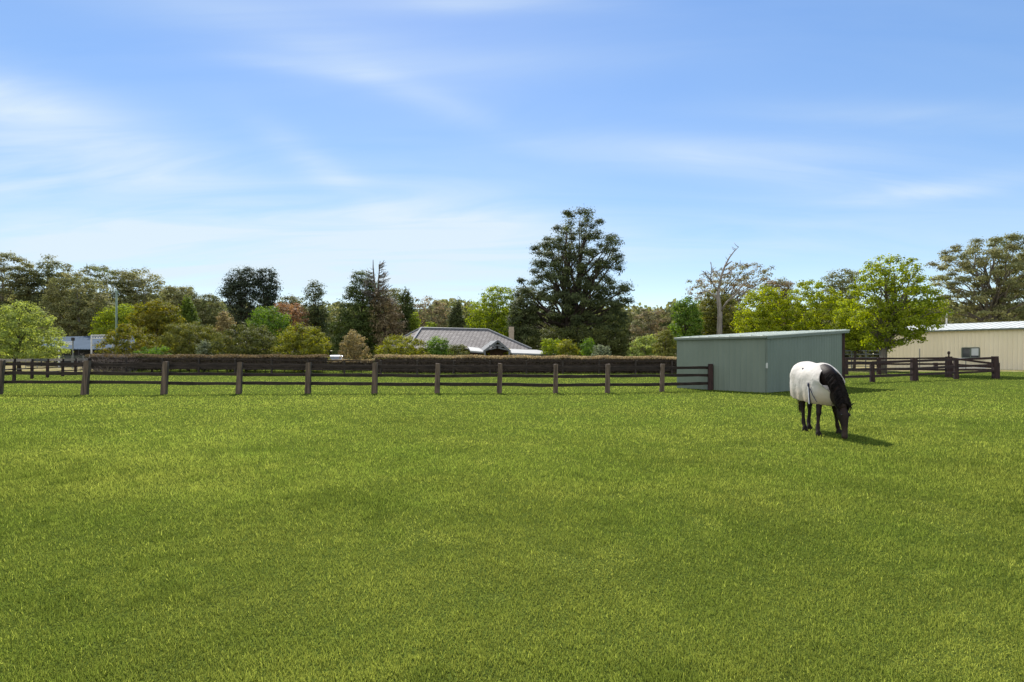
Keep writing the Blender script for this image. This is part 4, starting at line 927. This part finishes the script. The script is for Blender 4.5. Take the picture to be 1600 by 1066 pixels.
# ------------------------------------------------------------ horse
HC = Vector((6.235, 11.78, 0)); PHI = R(93)
hd_ = Vector((math.cos(PHI), -math.sin(PHI), 0)); hl_ = Vector((-hd_.y, hd_.x, 0))
horse = empty('horse', HC, math.atan2(hd_.y, hd_.x), label='dark bay horse grazing with its head down near the green shed', cat='horse')
SC = .965; horse.scale = (SC, SC, SC)
def hloc(px, py):   # hoof pixel -> horse coordinates
    q = G(px, py) - HC; return q.dot(hd_) / SC, q.dot(hl_) / SC
def spl(keys, n=5):
    """Catmull-Rom through keyed tuples"""
    K_ = [np.array(k, float) for k in keys]; out = []
    for i in range(len(K_) - 1):
        p0, p1, p2, p3 = K_[max(i - 1, 0)], K_[i], K_[i + 1], K_[min(i + 2, len(K_) - 1)]
        for j in range(n):
            t = j / n; out.append(.5 * ((2 * p1) + (-p0 + p2) * t + (2 * p0 - 5 * p1 + 4 * p2 - p3) * t * t + (-p0 + 3 * p1 - 3 * p2 + p3) * t ** 3))
    out.append(K_[-1]); return out
def loft(mb, keys, side=Vector((0, 1, 0)), n=20, sub=5, pw=1.0):
    """keys: (x,y,z, half_across, half_other)"""
    S = spl(keys, sub); rings = []
    for i, k in enumerate(S):
        a = S[max(i - 1, 0)]; b = S[min(i + 1, len(S) - 1)]; t = Vector((b[:3] - a[:3])).normalized()
        s = (side - t * side.dot(t)).normalized(); u = s.cross(t)
        ring = []
        for j in range(n):
            th = 2 * math.pi * j / n; c_, s_ = math.cos(th), math.sin(th)
            ring.append(Vector(k[:3]) + s * (abs(c_) ** pw * math.copysign(1, c_) * k[3]) + u * (s_ * k[4]))
        rings.append(ring)
    mb.rings(rings)
TORSO = [(-.74, 0, 1.12, .07, .10), (-.71, 0, 1.13, .18, .20), (-.60, 0, 1.15, .24, .275), (-.42, 0, 1.155, .265, .29), (-.15, 0, 1.11, .265, .295), (.12, 0, 1.09, .265, .315), (.30, 0, 1.13, .235, .325), (.46, 0, 1.12, .195, .28), (.56, 0, 1.06, .15, .22), (.63, 0, 1.02, .09, .13)]
NECK = [(.20, 0, 1.12, .09, .20), (.36, 0, 1.11, .13, .265), (.52, .01, 1.03, .145, .265), (.67, .025, .915, .13, .22), (.79, .04, .785, .11, .175), (.88, .05, .67, .093, .14), (.93, .055, .58, .078, .105)]
HX, HY = .93, .06
HEAD = [(HX - .04, HY, .60, .05, .06), (HX - .01, HY, .56, .078, .10), (HX + .02, HY - .005, .49, .09, .125), (HX + .05, HY - .01, .41, .085, .12), (HX + .085, HY - .015, .32, .068, .092), (HX + .11, HY - .02, .235, .055, .075), (HX + .125, HY - .025, .15, .05, .064), (HX + .13, HY - .03, .08, .055, .06), (HX + .125, HY - .03, .03, .05, .05), (HX + .12, HY - .03, .0, .03, .03)]
bodyb = MB()
loft(bodyb, TORSO, n=28); loft(bodyb, NECK, n=22); loft(bodyb, HEAD, n=20)
# cheek, brow and nostril masses
def blob(mb, c, r, n=10):
    c = Vector(c); rings = []
    for i in range(1, n):
        a = math.pi * i / n; rings.append([c + Vector((r[0] * math.sin(a) * math.cos(2 * math.pi * j / 12), r[1] * math.sin(a) * math.sin(2 * math.pi * j / 12), r[2] * math.cos(a))) for j in range(12)])
    mb.rings(rings)
for s_ in (-1, 1):
    blob(bodyb, (HX - .02, HY + s_ * .05, .45), (.085, .042, .10)); blob(bodyb, (HX + .10, HY + s_ * .062, .475), (.035, .028, .045)); blob(bodyb, (HX + .15, HY - .03 + s_ * .033, .065), (.03, .025, .035))
LG = 1.15
def lg(keys): return [(a, b, c, d * LG, e * LG) for a, b, c, d, e in keys]
def foreleg(hx, hy, sy):
    ty = sy * .145
    def L(t): return hy + (ty - hy) * t
    def Xx(t): return hx + (.40 - hx) * t
    loft(bodyb, lg([(.37, ty * .7, 1.10, .07, .13), (.38, ty, .93, .07, .11), (Xx(.88), L(1.0), .80, .062, .088), (Xx(.7), L(.85), .66, .055, .07), (Xx(.52), L(.6), .52, .043, .048), (Xx(.45) + .012, L(.5), .455, .045, .050), (Xx(.36), L(.4), .39, .033, .036), (Xx(.22), L(.25), .27, .028, .031), (Xx(.12), L(.12), .165, .037, .042), (hx + .02, hy, .10, .032, .035), (hx + .035, hy, .07, .04, .045)]), n=14, sub=4)
    return hoof(hx + .04, hy)
hoofs = []
def hoof(x, y):
    m = MB(); m.tube([(x - .012, y, .085), (x, y, .045), (x + .008, y, -.004)], [.046, .054, .064], 14); hoofs.append(m)
def hindleg(hx, hy, sy):
    ty = sy * .15; kx = hx - .07
    def L(t): return hy + (ty - hy) * t
    loft(bodyb, lg([(-.52, ty * .8, 1.18, .12, .18), (-.50, ty, 1.0, .13, .20), (-.44, ty, .84, .105, .16), ((-.44 + kx) / 2 + .02, L(.85), .70, .07, .10), (kx - .03, L(.65), .585, .045, .062), (kx - .035, L(.55), .52, .045, .060), (kx - .01, L(.45), .44, .034, .040), (kx + .01, L(.3), .30, .030, .033), (kx + .02, L(.12), .18, .038, .043), (hx, hy, .11, .032, .036), (hx + .02, hy, .075, .04, .046)]), n=14, sub=4)
    hoof(hx + .025, hy)
fx1, fy1 = hloc(1279, 681.5); fx2, fy2 = hloc(1311, 678)
foreleg(fx1 - .04, fy1, -1); foreleg(fx2 - .04, fy2, 1)
kx1, ky1 = hloc(1257, 673); kx2, ky2 = hloc(1264, 671)
hindleg(kx1, ky1, -1); hindleg(kx2, ky2, 1)
def bay_mat():
    m, nt, N, L, p = new_mat('dark_bay_coat')
    t = N.new('ShaderNodeTexCoord'); n = N.new('ShaderNodeTexNoise'); n.inputs['Scale'].default_value = 3; n.inputs['Detail'].default_value = 3; L.new(t.outputs['Object'], n.inputs['Vector'])
    sp = N.new('ShaderNodeSeparateXYZ'); L.new(t.outputs['Object'], sp.inputs[0])
    r = N.new('ShaderNodeMapRange'); r.inputs['From Min'].default_value = .35; r.inputs['From Max'].default_value = .7; L.new(n.outputs['Fac'], r.inputs[0])
    c = ramp_mix(nt, r.outputs[0], (.010, .0065, .005), (.022, .012, .009))
    # brown muzzle
    mz = N.new('ShaderNodeMapRange'); mz.inputs['From Min'].default_value = .26; mz.inputs['From Max'].default_value = .10; L.new(sp.outputs[2], mz.inputs[0])
    mx = N.new('ShaderNodeMapRange'); mx.inputs['From Min'].default_value = .80; mx.inputs['From Max'].default_value = .86; L.new(sp.outputs[0], mx.inputs[0])
    mm = N.new('ShaderNodeMath'); mm.operation = 'MULTIPLY'; L.new(mz.outputs[0], mm.inputs[0]); L.new(mx.outputs[0], mm.inputs[1])
    x = N.new('ShaderNodeMixRGB'); L.new(mm.outputs[0], x.inputs[0]); L.new(c, x.inputs[1]); x.inputs[2].default_value = (.045, .03, .024, 1)
    L.new(x.outputs[0], p.inputs['Base Color']); p.inputs['Roughness'].default_value = .62; p.inputs['Specular IOR Level'].default_value = .2
    n2 = N.new('ShaderNodeTexNoise'); n2.inputs['Scale'].default_value = 120; L.new(t.outputs['Object'], n2.inputs['Vector'])
    b = N.new('ShaderNodeBump'); b.inputs['Strength'].default_value = .25; b.inputs['Distance'].default_value = .004; L.new(n2.outputs['Fac'], b.inputs['Height']); L.new(b.outputs[0], p.inputs['Normal'])
    return m
M['bay'] = bay_mat()
bo = bodyb.build('body', M['bay'], horse, smooth=True)
rm = bo.modifiers.new('remesh', 'REMESH'); rm.mode = 'VOXEL'; rm.voxel_size = .011; rm.use_smooth_shade = True
sm = bo.modifiers.new('smooth', 'SMOOTH'); sm.factor = .5; sm.iterations = 5
for m in hoofs: m.build('hoof', M['hoof'], horse, smooth=True, bevel=.004)
for s_ in (-1, 1):
    e = MB(); blob(e, (HX + .118, HY + s_ * .079, .477), (.018, .013, .019)); e.build('eye', M['eye'], horse, smooth=True)
    # ears: curved leaf-like cones
    e = MB(); b = Vector((HX + .0, HY + s_ * .06, .57)); tdir = Vector((.03, s_ * .115, .10)) if s_ > 0 else Vector((-.04, s_ * .05, .09))
    rings = []
    for i in range(7):
        q = i / 6; w = (.034, .042, .044, .039, .029, .017, .003)[i]; c = b + tdir * q * 1.35 + Vector((0, 0, .012 * math.sin(q * 3)))
        sx = Vector((.6, .0, .1)).normalized(); nn = tdir.normalized().cross(sx).normalized()
        rings.append([c + sx * w * math.cos(2 * math.pi * j / 10) + nn * w * .45 * math.sin(2 * math.pi * j / 10) for j in range(10)])
    e.rings(rings); e.build('ear', M['hair'], horse, smooth=True)
# mane and forelock: strands lying over the crest
def strand(mb, pts, w0):
    mb.tube(pts, [w0, w0 * .9, w0 * .6, w0 * .15][:len(pts)], 5)
mane = MB(); rg = random.Random(12); crest = spl(NECK, 12)
for i, k in enumerate(crest[7:-8]):
    for r_ in range(5):
        c = Vector(k[:3]); nxt = Vector(crest[min(10 + i + 1, len(crest) - 1)][:3]); t = (nxt - c).normalized() if (nxt - c).length > 1e-6 else Vector((1, 0, -1)).normalized()
        s = Vector((0, 1, 0)); s = (s - t * s.dot(t)).normalized(); u = t.cross(s); u = u if u.z > 0 else -u
        o = c + u * k[4] * .97 + s * rg.uniform(-.02, .02) + t * rg.uniform(-.03, .03); sd_ = 1 if rg.random() < .8 else -1
        l = rg.uniform(.08, .19); t = (t + s * rg.uniform(-.5, .5)).normalized()
        l *= .9; mane_p = [o, o + u * .018 + s * sd_ * .035, o + s * sd_ * (.075 + k[3] * .4) - u * .02 + t * .03 + Vector((0, 0, -l * .3)), o + s * sd_ * (k[3] * .75) - u * .07 + t * .05 + Vector((0, 0, -l))]
        strand(mane, mane_p, .011)
mane.build('mane', M['hair'], horse, smooth=True)
fl = MB()
for i in range(22):
    a = Vector((HX + .0, HY + rg.uniform(-.025, .025), .60)); strand(fl, [a, a + Vector((.06, 0, -.01)), a + Vector((.11, rg.uniform(-.02, .02), -.06)), a + Vector((.145, rg.uniform(-.03, .03), -.14))], .008)
fl.build('forelock', M['hair'], horse, smooth=True)
tl = MB()
for i in range(46):
    oy, ox = rg.uniform(-.04, .04), rg.uniform(-.03, .02); tl.tube([(-.73 + ox * .3, oy * .4, 1.20), (-.79 + ox, oy * .8, 1.02), (-.80 + ox, oy, .75), (-.77 + ox * 1.2, oy * 1.3, rg.uniform(.32, .5))], [.016, .016, .013, .003], 5)
tl.build('tail', M['tail'], horse, smooth=True)

# rug: cloth shell over the torso, hanging to a hem
def rug_mat():
    m, nt, N, L, p = new_mat('white_cotton_rug')
    t = N.new('ShaderNodeTexCoord')
    n = N.new('ShaderNodeTexNoise'); n.inputs['Scale'].default_value = 3.5; n.inputs['Detail'].default_value = 5; L.new(t.outputs['Object'], n.inputs['Vector'])
    r = N.new('ShaderNodeMapRange'); r.inputs['From Min'].default_value = .45; r.inputs['From Max'].default_value = .75; L.new(n.outputs['Fac'], r.inputs[0])
    c = ramp_mix(nt, r.outputs[0], (.57, .54, .505), (.49, .45, .40))
    sp = N.new('ShaderNodeSeparateXYZ'); L.new(t.outputs['Object'], sp.inputs[0])
    zz = N.new('ShaderNodeMath'); zz.operation = 'ADD'; L.new(sp.outputs[2], zz.inputs[0])
    nn = N.new('ShaderNodeMath'); nn.operation = 'MULTIPLY'; nn.inputs[1].default_value = .35; L.new(n.outputs['Fac'], nn.inputs[0]); L.new(nn.outputs[0], zz.inputs[1])
    d = N.new('ShaderNodeMapRange'); d.inputs['From Min'].default_value = 1.16; d.inputs['From Max'].default_value = .82; L.new(zz.outputs[0], d.inputs[0])
    x = N.new('ShaderNodeMixRGB'); L.new(d.outputs[0], x.inputs[0]); L.new(c, x.inputs[1]); x.inputs[2].default_value = (.40, .33, .235, 1)   # grass and mud stains near the hem
    L.new(x.outputs[0], p.inputs['Base Color']); p.inputs['Roughness'].default_value = .9; p.inputs['Specular IOR Level'].default_value = .1
    n2 = N.new('ShaderNodeTexNoise'); n2.inputs['Scale'].default_value = 9; n2.inputs['Detail'].default_value = 4; n2.inputs['Distortion'].default_value = 1.2; L.new(t.outputs['Object'], n2.inputs['Vector'])
    b = N.new('ShaderNodeBump'); b.inputs['Strength'].default_value = .28; b.inputs['Distance'].default_value = .03; L.new(n2.outputs['Fac'], b.inputs['Height']); L.new(b.outputs[0], p.inputs['Normal'])
    return m
M['rug'] = rug_mat()
def rug():
    S = spl([(-.785, 0, 1.13, .11, .16), (-.755, 0, 1.145, .215, .245), (-.62, 0, 1.16, .295, .305), (-.42, 0, 1.165, .315, .318), (-.15, 0, 1.12, .305, .325), (.10, 0, 1.11, .305, .345), (.24, 0, 1.12, .295, .345), (.36, 0, 1.10, .28, .33), (.46, 0, 1.06, .25, .30)], 5)
    vs = []; fs = []; nv = 41
    for i, k in enumerate(S):
        x, _, zc, ry, rz = k; u = i / (len(S) - 1); w = max(0, (x - .02) / .44)      # the front slants: neckline high at the withers, low and forward at the chest
        hem = .68 + .03 * math.sin(u * 9) - .09 * min(1, w * 1.4) + (.06 if u < .1 else 0)
        for j in range(nv):
            q = j / (nv - 1) * 2 - 1; s = 1 if q > 0 else -1; a = abs(q)
            if a < .62:
                th = a / .62 * math.pi / 2; y = ry * math.sin(th); z = zc + rz * math.cos(th)
            else:
                t = (a - .62) / .38; y = ry * (1 - .10 * t * t) + .012 * math.sin(x * 22 + s) * t; z = zc + (hem - zc) * t
                y *= 1 - .93 * max(0, (w - .62) / .38) ** 1.6 * min(1, t * 1.9)
            xx = x + .56 * w ** 1.3 * max(0, 1.42 - z) * (1 - max(0, .86 - z) * 2.6 * 1)
            vs.append((xx, s * y, z))
    for i in range(len(S) - 1):
        for j in range(nv - 1): a = i * nv + j; fs.append((a, a + nv, a + nv + 1, a + 1))
    # close rump and chest
    fs.append(tuple(range(nv))); e = (len(S) - 1) * nv
    for j in range(7): a, b = e + j, e + nv - 1 - j; fs.append((a, a + 1, b - 1, b))   # buckled together low on the chest
    mb = MB(); mb.add(vs, fs); o = mb.build('rug', M['rug'], horse, smooth=True, label='white stained cotton rug covering the body of the horse')
    m_ = o.modifiers.new('solid', 'SOLIDIFY'); m_.thickness = .012; m_.offset = 0
    tx = bpy.data.textures.new('cloth_folds', 'CLOUDS'); tx.noise_scale = .34
    sb = o.modifiers.new('sub', 'SUBSURF'); sb.levels = sb.render_levels = 1
    dm = o.modifiers.new('folds', 'DISPLACE'); dm.texture = tx; dm.strength = .035; dm.mid_level = .5; dm.texture_coords = 'LOCAL'
    return o
rg_o = rug()
# gusset binding on the near (right) shoulder, strap, toggle and torn spot
gs = MB(); yb = -.30
gs.beam((.30, yb - .012, 1.0), (.30, -.29, .62), .016, .030, up=Vector((1, 0, 0))); gs.build('binding', M['strap_white'], rg_o)
gs = MB(); gs.beam((.325, yb - .014, 1.0), (.325, -.292, .62), .016, .018, up=Vector((1, 0, 0))); gs.build('binding', M['strap_blue'], rg_o)
gs = MB(); blob(gs, (.312, yb - .02, 1.02), (.03, .014, .045)); gs.build('gusset_patch', M['strap_blue'], rg_o, smooth=True)
gs = MB(); gs.tube([(.37, -.305, .94), (.45, -.30, .83), (.52, -.28, .74), (.56, -.26, .68)], .007, 5); gs.build('strap', M['strap_blue'], rg_o)
gs = MB(); blob(gs, (-.12, -.235, 1.34), (.022, .02, .018)); gs.build('toggle', M['strap_blue'], rg_o, smooth=True)
